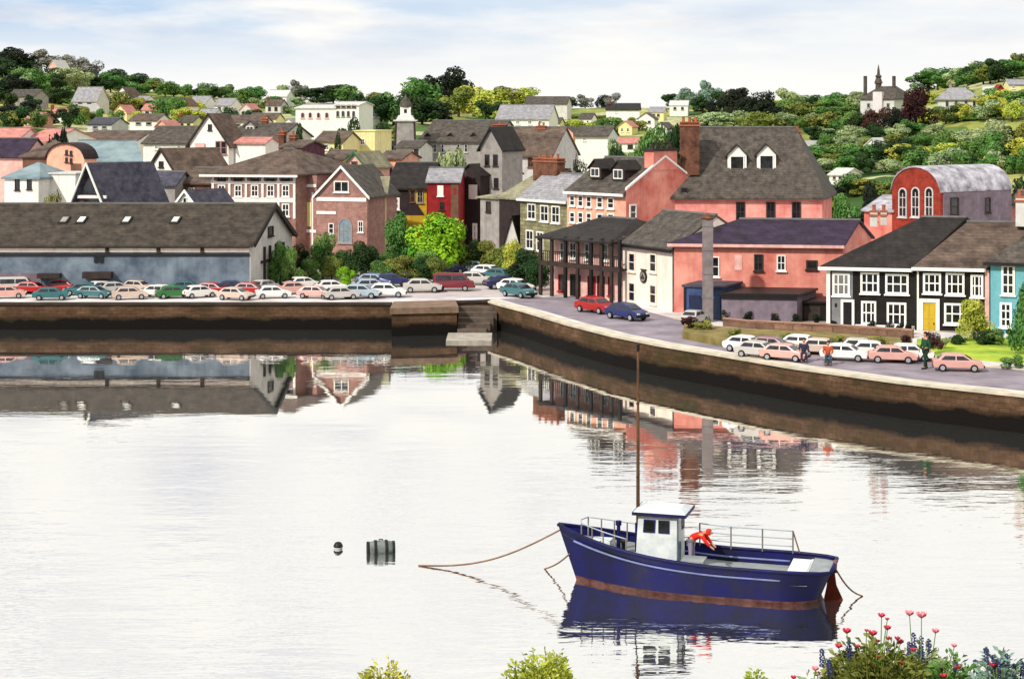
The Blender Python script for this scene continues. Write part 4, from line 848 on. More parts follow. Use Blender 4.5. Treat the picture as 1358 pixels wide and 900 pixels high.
# small houses packed up the lower slope
PK = [(66, 92, 152, 144, 'par', 0), (150, 168, 150, 140, 'perp', 1), (188, 214, 146, 138, 'par', 2), (206, 222, 168, 160, 'perp', 3), (262, 284, 152, 145, 'par', 0), (318, 334, 146, 138, 'perp', 2), (330, 366, 158, 151, 'par', 1), (372, 392, 166, 158, 'perp', 0), (398, 424, 172, 165, 'par', 3), (352, 372, 140, 133, 'par', 2), (236, 256, 162, 155, 'par', 1),
      (500, 522, 196, 188, 'par', 2), (556, 574, 206, 196, 'perp', 0), (618, 636, 206, 198, 'par', 1), (736, 762, 204, 196, 'par', 2), (742, 760, 176, 168, 'perp', 3), (820, 838, 168, 161, 'perp', 1), (812, 846, 190, 183, 'par', 0), (716, 742, 164, 157, 'par', 1), (768, 784, 158, 151, 'par', 0), (30, 52, 158, 150, 'par', 3), (430, 448, 214, 206, 'par', 2), (486, 500, 232, 224, 'par', 1)]
WLS = [(white, 'white'), (paleyel, 'pale cream'), (greyl, 'pale grey'), (peach, 'peach')]; RFS = [slate, brownroof, slatel, pinkroof]
for i, (x0, x1, ye, yr, rf, c) in enumerate(sorted(PK)):
    D = ground_D((x0 + x1) / 2, ye + 11) - 1; D = max(D, 215)
    m_, cn = WLS[c]; o9 = 'first second third fourth fifth sixth seventh eighth ninth'.split(); nth = sum(1 for q in sorted(PK)[:i] if q[5] == c)
    b = Bld('town_house', o9[nth] + ' ' + cn + ' small town house from the left, partly hidden among trees and roofs', 'house', (x0, D), (x1, D - .6), 6, ye, yr, rf, m_, RFS[(i * 3 + c) % 4], over=.3, k=.15, group='small houses packed up the town slope')
    for f_ in ((.18, .36), (.6, .8)): b.win('f', x0 + (x1 - x0) * f_[0], ye + 2, x0 + (x1 - x0) * f_[1], ye + 7, nx=1, ny=2, fm=darkwood if i % 2 else whitew)
    if i % 2 and rf == 'par': b.chim(x0 + 2, x0 + 5, yr - 4, yr + 4, 3, redbrown, .7, 1)
# ---------------- trees
def leafmat(name, c, c2, rnd=.35):
    m = mat(name, c, c2=c2, var=.3, scale=2.4, rough=.75, bump=0, rnd=rnd, spec=.2)
    return m
LM = {'dark': leafmat('dark_foliage', (.12, .21, .11), (.21, .32, .15)), 'black': leafmat('near_black_foliage', (.09, .12, .08), (.15, .19, .12)),
      'green': leafmat('green_foliage', (.25, .43, .20), (.42, .57, .27)), 'olive': leafmat('olive_foliage', (.38, .42, .18), (.54, .56, .25)),
      'yellow': leafmat('yellow_green_foliage', (.60, .66, .22), (.78, .80, .34)), 'pale': leafmat('pale_green_foliage', (.52, .60, .42), (.68, .74, .52)),
      'grey': leafmat('grey_foliage', (.46, .46, .42), (.58, .57, .53)), 'blue': leafmat('blue_green_foliage', (.40, .52, .46), (.54, .64, .56)),
      'copper': leafmat('copper_foliage', (.22, .13, .12), (.32, .19, .16)), 'bright': leafmat('bright_green_foliage', (.25, .56, .10), (.62, .80, .18), .1)}
KD = {'dark': 'dark green', 'black': 'nearly black', 'green': 'mid green', 'olive': 'olive green', 'yellow': 'yellow green', 'pale': 'pale green', 'grey': 'grey', 'blue': 'blue green', 'copper': 'copper brown', 'bright': 'bright green'}
barkm = mat('bark', (.24, .19, .15), var=.3)
def crown_mesh(seed, n=1700, ls=.05, lobes=11, conic=0, cut=.0):
    """unit crown: radius ~.5, z from .12 to 1; leaf sized faces in uneven lobes with gaps between them"""
    rg = random.Random(seed); L = []
    for i in range(lobes):
        a = rg.random() * 6.28; z = rg.uniform(.22, .86); wmax = .36 * math.sqrt(max(.05, 1 - ((z - .48) / .5) ** 2)) if not conic else .36 * (1.02 - z)
        r = wmax * rg.uniform(.3, 1.05); L.append((Vector((r * math.cos(a), r * math.sin(a), z)), rg.uniform(.13, .23) * (1 if not conic else (1.25 - z))))
    L.append((Vector((0, 0, .5)), .22)); mb = MB()
    for i in range(n):
        c, r = L[rg.randrange(len(L))]
        d = Vector((rg.gauss(0, 1), rg.gauss(0, 1), rg.gauss(0, 1))).normalized(); p = c + d * r * (rg.uniform(.55, 1.08) ** .6)
        p.z = max(p.z, .1)
        nn = (d + Vector((rg.uniform(-1, 1), rg.uniform(-1, 1), rg.uniform(-.6, 1))) * .75).normalized(); u = nn.orthogonal().normalized(); v = nn.cross(u)
        t = rg.random() * 6.28; u, v = u * math.cos(t) + v * math.sin(t), v * math.cos(t) - u * math.sin(t); s_ = ls * rg.uniform(.6, 1.35)
        mb.add([p + u * s_, p + v * s_ * .62, p - u * s_, p - v * s_ * .62], [(0, 1, 2, 3)])
    return mb.mesh('crown', barkm, fix=False)
def trunk_mesh(seed):
    rg = random.Random(seed); mb = MB(); mb.tube([(0, 0, -.12), (.01, 0, .2), (-.01, .01, .45), (0, 0, .8)], [.045, .034, .026, .008], 7)
    for i in range(5):
        a = i * 1.3 + rg.random(); z = rg.uniform(.22, .5); mb.tube([(0, 0, z), (.12 * math.cos(a), .12 * math.sin(a), z + .12), (.27 * math.cos(a), .27 * math.sin(a), z + .26)], [.02, .013, .004], 5)
    return mb.mesh('trunk', barkm, smooth=True)
CR = [crown_mesh(i, n=2600, ls=.038, lobes=9 + i) for i in range(6)]; CRC = [crown_mesh(20 + i, conic=1, lobes=13) for i in range(2)]; TR = [trunk_mesh(i) for i in range(3)]
BIG = [crown_mesh(40 + i, n=6000, ls=.027, lobes=14) for i in range(3)]
rt = random.Random(11)
def tree(X, D, h, w, kind, label, group=None, name=None, big=False, conic=False, zb=None, bush=False, cat=None):
    z = gz(X, D) if zb is None else zb
    nm = name or ('bush' if bush else 'tree'); e = empty(nm, label, cat or nm, (X, D, z - (.1 if not bush else 0)), rt.random() * 6.28, group)
    c = bpy.data.objects.new('crown' if not bush else 'foliage', rt.choice(CRC if conic else BIG if big else CR)); col.objects.link(c); c.parent = e
    c.scale = (w, w * rt.uniform(.8, 1.1), h * (1.0 if not bush else 1.15)); c.location = (0, 0, 0 if not bush else -.14 * h)
    c.material_slots[0].link = 'OBJECT'; c.material_slots[0].material = LM[kind]
    tr = bpy.data.objects.new('trunk' if not bush else 'stem', rt.choice(TR)); col.objects.link(tr); tr.parent = e; k = (h + w) / 2; tr.scale = (k * .9, k * .9, h)
    if bush: tr.scale = (w * .4, w * .4, h * .6)
    return e
ORD = 'leftmost second third fourth fifth sixth seventh eighth ninth tenth eleventh twelfth thirteenth fourteenth fifteenth sixteenth'.split()
def trees(place, group, lst, **kw):
    """(px, row of the top, row of the foot, width px, kind[, D])"""
    lst = sorted(lst, key=lambda q: q[0]); cnt = {}
    tot = {}
    for q in lst: tot[q[4]] = tot.get(q[4], 0) + 1
    for q in lst:
        px, yt, yb, wpx, kind = q[:5]; D = q[5] if len(q) > 5 else ground_D(px, yb); X = (px - CX) * D / F; z = gz(X, D)
        h = max(1.2, (H - (yt - HY) * D / F) - z); w = wpx * D / F * 1.5; i = cnt.get(kind, 0); cnt[kind] = i + 1
        sh = 'tall' if h > w * 1.3 else 'wide' if w > h * 1.1 else 'round'; nm = 'bush' if kw.get('bush') else 'tree'
        lab = (KD[kind] + ' ' + nm + ' ' + place) if tot[kind] == 1 else (ORD[min(i, 15)] + ' ' + KD[kind] + ' ' + nm + ' from the left ' + place).replace('leftmost', 'first')
        tree(X, D, h, w, kind, lab, group, **kw)
def auto(x0, x1, n, top, base, w, kinds, seed, jt=5):
    """n trees spread from x0 to x1 along the lines top(x) and base(x)"""
    rg = random.Random(seed); r = []
    for i in range(n):
        x = x0 + (x1 - x0) * (i + .5 + rg.uniform(-.35, .35)) / n; f = (x - x0) / (x1 - x0)
        ty = top[0] + (top[1] - top[0]) * f + rg.uniform(-jt, jt); by = base[0] + (base[1] - base[0]) * f + rg.uniform(-3, 3)
        r.append((x, ty, max(by, ty + 8), w * rg.uniform(.75, 1.3), rg.choice(kinds)))
    return r
# left hill
trees('on the far left skyline', 'trees on the far left skyline', [(22, 60, 84, 44, 'black'), (6, 74, 92, 26, 'dark'), (40, 78, 92, 24, 'dark'), (64, 64, 90, 34, 'grey'), (98, 70, 92, 28, 'grey'), (118, 74, 94, 28, 'grey')])
trees('on the shoulder of the left hill', 'trees on the shoulder of the left hill', auto(36, 210, 12, (92, 98), (118, 122), 30, ['dark', 'green', 'green', 'dark', 'pale'], 3))
trees('along the left skyline right of the shoulder', 'trees along the left skyline', auto(215, 360, 11, (110, 114), (128, 136), 22, ['green', 'dark', 'green'], 4, 4))
trees('around the farmhouse at the left edge', 'dark clump by the left farmhouse', [(18, 96, 122, 26, 'black'), (30, 106, 122, 30, 'black'), (66, 116, 134, 20, 'black'), (20, 132, 160, 44, 'black'), (6, 120, 146, 24, 'dark'), (44, 124, 150, 22, 'dark')])
trees('above the slate roofs at the left', 'trees above the left slate roofs', auto(8, 120, 9, (142, 142), (172, 168), 26, ['olive', 'dark', 'yellow', 'green', 'olive'], 5, 6) + [(78, 172, 198, 24, 'black', 238), (88, 176, 198, 16, 'black', 236)])
trees('in the gardens of the left villas', 'trees around the left villas', auto(92, 240, 12, (120, 134), (140, 158), 22, ['olive', 'green', 'yellow', 'olive', 'pale', 'dark'], 6, 6))
trees('in the fields behind the tall gabled house', 'trees behind the tall gabled house', auto(240, 390, 8, (136, 138), (152, 152), 16, ['olive', 'green', 'pale', 'yellow'], 7, 5))
trees('on the skyline behind the white hotel', 'trees behind the white hotel', [(382, 112, 130, 26, 'pale'), (396, 104, 128, 22, 'grey'), (420, 116, 138, 40, 'dark'), (442, 112, 138, 34, 'dark'), (462, 110, 136, 36, 'green'), (482, 122, 150, 34, 'dark'), (500, 122, 150, 26, 'olive'), (372, 118, 132, 24, 'green')])
trees('in front of the white hotel', 'trees below the white hotel', [(382, 152, 182, 22, 'dark', 262), (392, 154, 182, 22, 'dark', 258), (402, 158, 182, 18, 'dark', 256), (462, 160, 178, 24, 'dark', 300), (436, 168, 186, 22, 'green', 262), (492, 158, 182, 26, 'dark', 300), (510, 160, 190, 26, 'dark', 296), (476, 158, 178, 20, 'olive', 310)])
trees('around the church tower', 'trees around the church tower', [(505, 128, 168, 34, 'dark'), (522, 118, 168, 36, 'green'), (556, 104, 160, 44, 'green'), (572, 96, 150, 34, 'black'), (594, 92, 150, 40, 'black'), (612, 104, 148, 30, 'black'), (560, 130, 165, 46, 'dark'), (584, 136, 165, 40, 'black'), (608, 118, 156, 44, 'olive'), (628, 114, 154, 36, 'yellow'), (540, 122, 170, 26, 'dark')])
trees('on the ridge right of the church', 'trees on the ridge behind the church', [(650, 118, 158, 44, 'yellow'), (676, 112, 142, 44, 'olive'), (696, 116, 142, 34, 'yellow'), (644, 134, 160, 22, 'dark'), (656, 136, 160, 26, 'dark'), (668, 146, 162, 26, 'yellow'), (724, 134, 156, 26, 'green'), (738, 140, 160, 26, 'olive'), (756, 128, 142, 20, 'dark'), (744, 156, 172, 14, 'black', 300), (776, 124, 142, 18, 'grey'), (798, 125, 144, 14, 'black'), (812, 124, 142, 18, 'grey')])
trees('in the yellow field behind the cottage', 'bushes in the yellow field', auto(742, 850, 9, (148, 152), (158, 166), 20, ['olive', 'yellow', 'green', 'yellow'], 8, 3))
trees('in the hedge above the townhouse dormers', 'trees above the townhouse dormers', [(746, 188, 208, 22, 'olive', 262), (760, 186, 206, 26, 'yellow', 262), (780, 190, 208, 24, 'olive', 256), (800, 192, 214, 26, 'dark', 240), (820, 194, 214, 26, 'dark', 238), (840, 196, 216, 26, 'dark', 236), (780, 200, 222, 26, 'dark', 225), (812, 202, 224, 26, 'dark', 220), (770, 206, 226, 22, 'black', 216), (862, 172, 206, 30, 'green', 262), (884, 170, 208, 30, 'green', 255), (896, 164, 206, 26, 'dark', 250), (824, 180, 198, 30, 'pale', 285), (848, 178, 198, 26, 'green', 280)])
trees('on the skyline right of the pale cottages', 'trees on the middle skyline', [(890, 124, 142, 20, 'dark'), (908, 118, 146, 26, 'blue'), (924, 116, 146, 24, 'blue'), (942, 104, 148, 24, 'blue'), (932, 126, 150, 22, 'dark'), (960, 122, 150, 30, 'dark'), (950, 132, 156, 22, 'black'), (976, 116, 156, 34, 'black'), (996, 130, 158, 34, 'black'), (1010, 120, 158, 32, 'black'), (1024, 132, 162, 34, 'black'), (1044, 118, 146, 24, 'pale'), (1060, 126, 144, 30, 'pale')])
trees('in the pale scrub behind the big pink roof', 'scrub behind the pink roof', auto(930, 1060, 8, (148, 150), (168, 172), 30, ['pale', 'olive', 'pale'], 9, 5))
# right hill
trees('on the skyline left of the mansion', 'trees left of the mansion', auto(1050, 1145, 8, (124, 120), (142, 142), 28, ['green', 'green', 'pale', 'dark'], 10, 4))
trees('on the slope below the mansion', 'trees below the mansion', auto(1060, 1210, 12, (152, 150), (170, 172), 26, ['green', 'dark', 'olive', 'green', 'pale'], 12, 6))
trees('just in front of the mansion', 'bushes in front of the mansion', [(1150, 144, 160, 24, 'copper', 360), (1166, 144, 160, 26, 'copper', 358), (1182, 140, 160, 20, 'black', 356), (1134, 150, 162, 20, 'dark', 360)])
tree((1215 - CX) * 368 / F, 368, 58 * 368 / F, 56 * 368 / F * 1.15, 'copper', 'copper brown beech tree, the broadest, between mansion and grey villa', big=True)
trees('on the right skyline behind the grey villa', 'trees on the right skyline', auto(1228, 1375, 15, (92, 68), (120, 100), 32, ['green', 'green', 'dark', 'pale', 'green', 'olive'], 13, 6))
trees('on the bright slope below the villa', 'trees below the grey villa', auto(1225, 1370, 13, (146, 134), (164, 156), 26, ['yellow', 'olive', 'yellow', 'green', 'pale', 'dark'], 14, 7))
trees('in the middle hedge of the right hillside', 'trees in the middle hedge on the right', auto(1085, 1365, 17, (184, 160), (204, 192), 30, ['dark', 'green', 'pale', 'olive', 'green', 'yellow'], 15, 7))
trees('in the lower hedge of the right hillside', 'trees in the lower hedge on the right', auto(1090, 1370, 16, (210, 196), (232, 232), 32, ['green', 'dark', 'green', 'pale', 'olive', 'pale'], 16, 8))
trees('just behind the barrel roofed hall', 'trees behind the barrel roofed hall', auto(1098, 1375, 16, (236, 226), (262, 268), 34, ['dark', 'olive', 'dark', 'green', 'black'], 17, 8))
trees('right of the barrel roofed hall', 'trees right of the barrel roofed hall', [(1344, 232, 300, 38, 'dark', 196), (1366, 224, 300, 44, 'dark', 200), (1330, 226, 262, 30, 'black', 214)])
trees('between the pink roof and the brick annex', 'trees left of the brick annex', [(1104, 258, 296, 34, 'olive', 200), (1124, 262, 296, 30, 'green', 198), (1142, 256, 296, 26, 'black', 196), (1160, 246, 280, 26, 'black', 210), (1098, 240, 286, 30, 'olive', 210)])
# more cover, row by row
trees('high on the left hill behind the villas', 'trees high on the left hill', auto(0, 200, 12, (84, 108), (104, 126), 30, ['green', 'dark', 'black', 'green', 'olive'], 31, 5))
trees('on the dark middle of the left hill', 'trees on the middle of the left hill', auto(0, 130, 9, (108, 122), (132, 144), 30, ['black', 'dark', 'green', 'dark', 'yellow'], 32, 6))
trees('behind the brown and slate roofs', 'trees behind the brown roofs', auto(90, 340, 13, (146, 144), (166, 164), 22, ['olive', 'green', 'yellow', 'dark', 'green'], 33, 5))
trees('between the hillside cottages and hotel', 'trees between cottages and hotel', auto(250, 400, 9, (128, 130), (146, 146), 22, ['green', 'pale', 'dark', 'green'], 34, 4))
trees('below the hotel and above the pink cottages', 'trees above the pink cottages', auto(395, 530, 9, (162, 160), (188, 190), 20, ['olive', 'dark', 'green', 'olive'], 35, 5))
trees('between the church and the white cottage', 'trees between church and cottage', auto(660, 860, 11, (154, 158), (172, 176), 24, ['olive', 'yellow', 'green', 'pale', 'olive'], 36, 4))
trees('on the slope right of the pink roof', 'trees right of the pink roof', auto(1062, 1200, 10, (196, 188), (216, 214), 30, ['green', 'pale', 'dark', 'olive', 'green'], 37, 6))
trees('in the pale scrub below the mansion', 'scrub below the mansion', auto(1070, 1240, 11, (168, 160), (186, 184), 28, ['pale', 'green', 'pale', 'dark'], 38, 4))
trees('on the slope above the barrel roof', 'trees above the barrel roof', auto(1190, 1370, 13, (192, 176), (216, 212), 32, ['dark', 'olive', 'green', 'pale', 'yellow', 'green'], 39, 6))
trees('in the upper fields below the villa', 'trees in the upper right fields', auto(1200, 1370, 12, (122, 116), (142, 138), 26, ['green', 'olive', 'pale', 'yellow', 'green'], 40, 5))
trees('below the right skyline near the mansion', 'trees near the mansion', auto(1040, 1140, 8, (134, 132), (154, 152), 28, ['green', 'olive', 'green', 'pale'], 41, 4))
# town trees
trees('in the grey roofs of the town centre', 'trees among the town centre roofs', [(600, 196, 232, 34, 'pale', 240), (622, 198, 232, 30, 'pale', 238), (588, 206, 230, 24, 'pale', 242), (572, 206, 222, 16, 'olive', 250)])
trees('between the left cottages', 'trees between left cottages', [(190, 200, 228, 16, 'bright', 214), (196, 206, 240, 14, 'dark', 212), (192, 224, 244, 14, 'olive', 209), (70, 252, 276, 24, 'olive', 190)])
trees('climbing over the cottages above the yellow cream house', 'trees above the cream narrow house', [(444, 182, 200, 14, 'dark', 250), (480, 196, 212, 14, 'green', 240), (506, 232, 256, 18, 'green', 214), (468, 184, 200, 14, 'green', 252)])
trees('along the car park beside the shed gable', 'trees beside the shed gable', [(372, 318, 388, 26, 'green', 176), (386, 326, 388, 22, 'green', 175)], big=True)
trees('in front of the brown brick gabled house', 'trees in front of the brick gable', [(428, 308, 372, 38, 'green', 184), (410, 342, 374, 24, 'green', 180), (440, 338, 372, 24, 'olive', 183), (480, 318, 376, 42, 'dark', 182), (500, 344, 378, 34, 'green', 180), (466, 336, 374, 18, 'dark', 185)], big=True)
trees('against the foot of the hotel and gable', 'trees at the foot of the hotel', [(352, 334, 384, 26, 'green', 186), (398, 322, 376, 22, 'dark', 186), (452, 330, 372, 26, 'green', 186), (494, 326, 372, 24, 'dark', 190), (514, 332, 366, 22, 'green', 192), (396, 356, 386, 24, 'olive', 176), (458, 352, 384, 22, 'bright', 176)], big=True)
trees('in front of the yellow and red houses', 'trees in front of the yellow and red houses', [(528, 280, 352, 40, 'green', 196), (586, 280, 362, 64, 'bright', 190), (566, 330, 366, 34, 'green', 186), (604, 300, 350, 44, 'bright', 194)], big=True)
trees('in the low planting around the square', 'low planting around the square', [(520, 340, 368, 34, 'olive', 182), (540, 336, 366, 34, 'olive', 184), (558, 340, 366, 28, 'dark', 184), (575, 340, 366, 30, 'olive', 184), (612, 322, 356, 40, 'olive', 192), (632, 316, 358, 36, 'dark', 192), (650, 318, 364, 36, 'olive', 190), (666, 324, 368, 30, 'olive', 188), (680, 316, 372, 26, 'yellow', 184), (596, 330, 358, 30, 'dark', 192)], big=True)
trees('left of the veranda house', 'trees left of the veranda house', [(698, 328, 386, 36, 'dark', 177), (710, 340, 392, 30, 'dark', 172), (690, 344, 380, 26, 'black', 178)], big=True)
trees('in front of the yellow door house', 'trees in front of the yellow door house', [(1292, 394, 458, 42, 'yellow', 134)], big=True)
trees('at the right edge on the lawn', 'trees at the right edge', [(1362, 368, 478, 40, 'green', 126)], big=True)
def bushes(place, group, lst):
    lst = sorted(lst); cnt = {}; tot = {}
    for q in lst: tot[q[4]] = tot.get(q[4], 0) + 1
    for (px, yt, yb, w, kind, z) in lst:
        D = Dz(yb, z); X = (px - CX) * D / F; i = cnt.get(kind, 0); cnt[kind] = i + 1
        lab = (ORD[min(i, 15)].replace('leftmost', 'first') + ' ' + KD[kind] + ' bush from the left ' if tot[kind] > 1 else KD[kind] + ' bush ') + place
        tree(X, D, (yb - yt) * D / F, w * D / F * 1.3, kind, lab, group, bush=True, zb=z)
bushes('beside the yellow door house', 'bushes by the lawn', [(1296, 394, 449, 30, 'dark', QZ + .15), (1268, 442, 456, 22, 'dark', QZ + .15), (1306, 438, 456, 28, 'dark', QZ + .15), (1322, 438, 456, 26, 'green', QZ + .15), (1346, 436, 458, 24, 'dark', QZ + .15), (1250, 448, 462, 20, 'pale', QZ + .15), (1340, 470, 486, 30, 'green', QZ + .15)][1:])
bushes('along the salmon and black house fronts', 'round dark bushes along the house fronts', [(x, y - 15, y, 12, 'black', QZ + .012) for x, y in ((962, 426), (992, 427), (1028, 430), (1056, 431), (1083, 432), (1106, 440), (1157, 440), (1180, 442), (1193, 442), (1206, 443))])
bushes('on the rough verge', 'bushes on the rough verge', [(975, 434, 447, 18, 'olive', QZ + .55), (930, 424, 436, 26, 'olive', QZ + .55), (1040, 440, 452, 18, 'olive', QZ + .55), (1110, 444, 456, 20, 'olive', QZ + .55), (1165, 446, 460, 26, 'olive', QZ + .55), (1200, 444, 462, 18, 'copper', QZ + .55), (915, 420, 434, 24, 'copper', QZ + .55), (1238, 440, 462, 18, 'copper', QZ + .55)])
# low garden wall along the verge
e = empty('garden_wall', 'low brown garden wall between the rough verge and the black terrace houses', 'wall', (*gp(1095, 441), QZ)); inv = Matrix.Translation(-Vector(e.location))
mb = MB(); ribbon(mb, [gp(962, 432), gp(990, 435), gp(1095, 440), gp(1212, 448)], 0, .35, QZ - .1, QZ + .62); o = mb.build('masonry', mat('rubble', (.50, .38, .30), var=.3, kind='stone'), e); o.matrix_parent_inverse = inv
mb = MB(); ribbon(mb, [gp(962, 432), gp(990, 435), gp(1095, 440), gp(1212, 448)], -.05, .42, QZ + .623, QZ + .70); o = mb.build('coping', mat('wall_cap', (.62, .48, .42), var=.2), e); o.matrix_parent_inverse = inv

# ---------------- cars
paint = {}
def pm(c, nm): 
    if nm not in paint: paint[nm] = mat('car_paint_' + nm, c, rough=.28, var=.06, bump=0, spec=.6)
    return paint[nm]
CC = {'red': (.66, .12, .12), 'maroon': (.45, .12, .18), 'white': (.93, .92, .90), 'pink': (.84, .64, .60), 'teal': (.22, .42, .44), 'navy': (.14, .18, .38), 'blue': (.36, .44, .60), 'pale blue': (.64, .70, .74), 'silver': (.76, .74, .72), 'beige': (.80, .72, .66), 'green': (.16, .44, .18), 'grey': (.52, .52, .54), 'mauve': (.52, .36, .38)}
tyrem = mat('tyre', (.08, .08, .08), var=.1, bump=0); rimm = mat('wheel_rim', (.62, .62, .64), rough=.4, var=.1, bump=0); lampm = mat('lamp_lens', (.88, .87, .82), rough=.15, var=.05, bump=0); tailm = mat('tail_lens', (.55, .06, .05), rough=.2, var=.05, bump=0)
def car_meshes(van):
    if van: P = [(-2.2, .35), (-2.25, .9), (-2.15, 1.75), (-1.95, 1.95), (.95, 1.95), (1.25, 1.8), (1.75, 1.15), (2.25, 1.0), (2.35, .6), (2.3, .35)]; gl0, roofz = 1.12, 1.95; side = [(-1.9, 1.2), (-1.9, 1.72), (1.1, 1.72), (1.55, 1.2)]; ws = ((1.3, 1.74), (1.72, 1.2)); rw = ((-2.155, 1.72), (-2.225, 1.2))
    else: P = [(-2.0, .32), (-2.12, .62), (-2.08, .92), (-1.75, 1.0), (-1.3, 1.38), (-.9, 1.48), (.25, 1.46), (.6, 1.36), (1.2, .98), (1.85, .84), (2.12, .66), (2.1, .32)]; side = [(-1.45, 1.0), (-1.1, 1.34), (.45, 1.34), (.98, 1.0)]; ws = ((.64, 1.33), (1.14, 1.02)); rw = ((-1.33, 1.34), (-1.70, 1.03))
    hw_ = lambda z: .84 - max(0, z - .95) * .34 - max(0, .45 - z) * .2
    mb = MB(); mb.sweep([(x, -hw_(z), z) for x, z in P], [(x, hw_(z), z) for x, z in P]); body = mb.mesh('body', tyrem)
    sw = []; (ax, az_), (bx_, bz__), (cx_, cz_), (dx_, dz_) = side; mid = (ax + dx_) / 2 + .05
    for sg in (-1, 1):
        for q in ([(ax, az_), (bx_, bz__), (mid - .05, bz__), (mid - .05, az_)], [(mid + .05, az_), (mid + .05, cz_), (cx_, cz_), (dx_, dz_)]):
            mb = MB(); mb.sweep([(x, sg * (hw_(z) - .01), z) for x, z in q], [(x, sg * (hw_(z) + .012), z) for x, z in q]); sw.append(mb.mesh('side_window', glass))
    bump_ = []
    for xa in (P[0][0] - .1, P[-1][0] - .02): mb = MB(); mb.box(xa, xa + .13, -.76, .76, .36, .52); bump_.append(mb.mesh('bumper', tyrem))
    import bmesh
    bq = bmesh.new(); bq.from_mesh(body); bmesh.ops.bevel(bq, geom=[e_ for e_ in bq.edges if len(e_.link_faces) == 2 and e_.calc_face_angle(0) > .5], offset=.05, segments=2, affect='EDGES'); bq.to_mesh(body); bq.free()
    def scr(q, dx):
        mb = MB(); (x0, z0), (x1, z1) = q; w0, w1 = hw_(z0) - .12, hw_(z1) - .1
        mb.hexa([(x0 - dx, -w0, z0 - .02), (x0 - dx, w0, z0 - .02), (x1 - dx, w1, z1 - .02), (x1 - dx, -w1, z1 - .02), (x0 + dx, -w0, z0 + .025), (x0 + dx, w0, z0 + .025), (x1 + dx, w1, z1 + .025), (x1 + dx, -w1, z1 + .025)]); return mb
    wsm = scr(ws, .02).mesh('windscreen', glass); rwm = scr(rw, -.02).mesh('rear_window', glass)
    mb = MB(); mb.lathe((0, 0, 0), [(.2, -.11), (.31, -.11), (.33, -.08), (.33, .08), (.31, .11), (.2, .11)], 16, 'y'); ty = mb.mesh('wheel', tyrem)
    mb = MB(); mb.lathe((0, 0, 0), [(.2, -.118), (.08, -.125), (.08, .125), (.2, .118)], 10, 'y'); ri = mb.mesh('rim', rimm)
    mb = MB(); mb.box(-.05, .05, -.16, .16, -.07, .07); hl = mb.mesh('headlight', lampm)
    mb = MB(); mb.box(-.05, .05, -.13, .13, -.08, .08); tl = mb.mesh('tail_light', tailm)
    return body, (sw, bump_), wsm, rwm, ty, ri, hl, tl
CMS = {False: car_meshes(False), True: car_meshes(True)}
def ob(name, me, par, loc=(0, 0, 0)):
    o = bpy.data.objects.new(name, me); col.objects.link(o); o.parent = par; o.location = loc; return o
def car(px, py, rz, c, label, group='cars parked', van=False, z=None, s=1.0):
    D = ground_D(px, py) if z is None else Dz(py, z); X = (px - CX) * D / F; zz = gz(X, D) if z is None else z
    e = empty('parked_van' if van else 'parked_car', label, 'van' if van else 'car', (X, D, zz + .012), R(rz), group); e.scale = (s, s, s)
    bo, sw, wsm, rwm, ty, ri, hl, tl = CMS[van]
    o = ob('body', bo, e); o.material_slots[0].link = 'OBJECT'; o.material_slots[0].material = pm(CC[c], c)
    [ob('side_window', q_, e) for q_ in sw[0]]; [ob('bumper', q_, e) for q_ in sw[1]]; ob('windscreen', wsm, e); ob('rear_window', rwm, e)
    fx = 2.32 if van else 2.1; bxx = -2.23 if van else -2.1
    for sx in (-1.3, 1.32):
        for sy in (-.78, .78): w = ob('wheel', ty, e, (sx, sy, .33)); ob('rim', ri, w)
    for sy in (-.56, .56): ob('headlight', hl, e, (fx, sy, .68)); ob('tail_light', tl, e, (bxx, sy, .78))
G1 = 'cars in the left quay car park'; G2 = 'cars around the town square'; G3 = 'cars parked along the right quay'
CL = {G1: [(10, 396, 12, 'pink'), (42, 390, -8, 'red'), (68, 398, 6, 'teal'), (78, 387, 170, 'red'), (108, 391, 188, 'teal'), (124, 396, -10, 'teal'), (152, 390, 30, 'silver'), (172, 397, 15, 'beige'), (184, 388, -25, 'beige'), (207, 394, 160, 'white'), (230, 396, 20, 'green'), (247, 388.5, 8, 'teal'), (264, 395, 35, 'white'), (282, 391, -14, 'red'), (302, 388.5, 190, 'navy'), (312, 398, -20, 'beige'), (332, 391, -14, 'red'), (362, 396, 14, 'white'), (390, 390, 22, 'pink'), (418, 396, -12, 'pink'), (440, 388, 14, 'white'), (136, 388.3, 40, 'white'), (22, 388.3, 10, 'silver'), (452, 397, 18, 'silver'), (402, 383, 30, 'white'), (350, 387, 60, 'silver')],
      G2: [(478, 396, -6, 'pale blue'), (492, 388, 10, 'pale blue'), (497, 380, -20, 'blue'), (519, 380, 12, 'navy'), (524, 371, -20, 'pale blue'), (538, 366, -25, 'white'), (512, 394, 2, 'white'), (594, 363, 20, 'navy'), (603, 354, 0, 'white'), (618, 359, -25, 'teal'), (633, 362, -30, 'pale blue'), (601, 386, 0, 'maroon'), (630, 378, -10, 'silver'), (668, 383, 15, 'navy'), (648, 368, -35, 'white'), (664, 373, -35, 'teal'), (684, 388, -40, 'white'), (688, 394, -50, 'teal'), (560, 388, 3, 'silver'), (573, 356, 30, 'white')],
      G3: [(790, 415, -50, 'red'), (831, 424, -50, 'navy'), (990, 467, -33, 'white'), (1024, 468, -28, 'mauve'), (1040, 479, -28, 'pink'), (1120, 478, -20, 'white'), (1158, 474, -14, 'white'), (1184, 481, -12, 'pink'), (1270, 492, -10, 'pink'), (1006, 475, -32, 'silver'), (1142, 470, -14, 'silver'), (1206, 478, -12, 'white'), (1064, 466, -24, 'white'), (1090, 471, -20, 'beige')]}
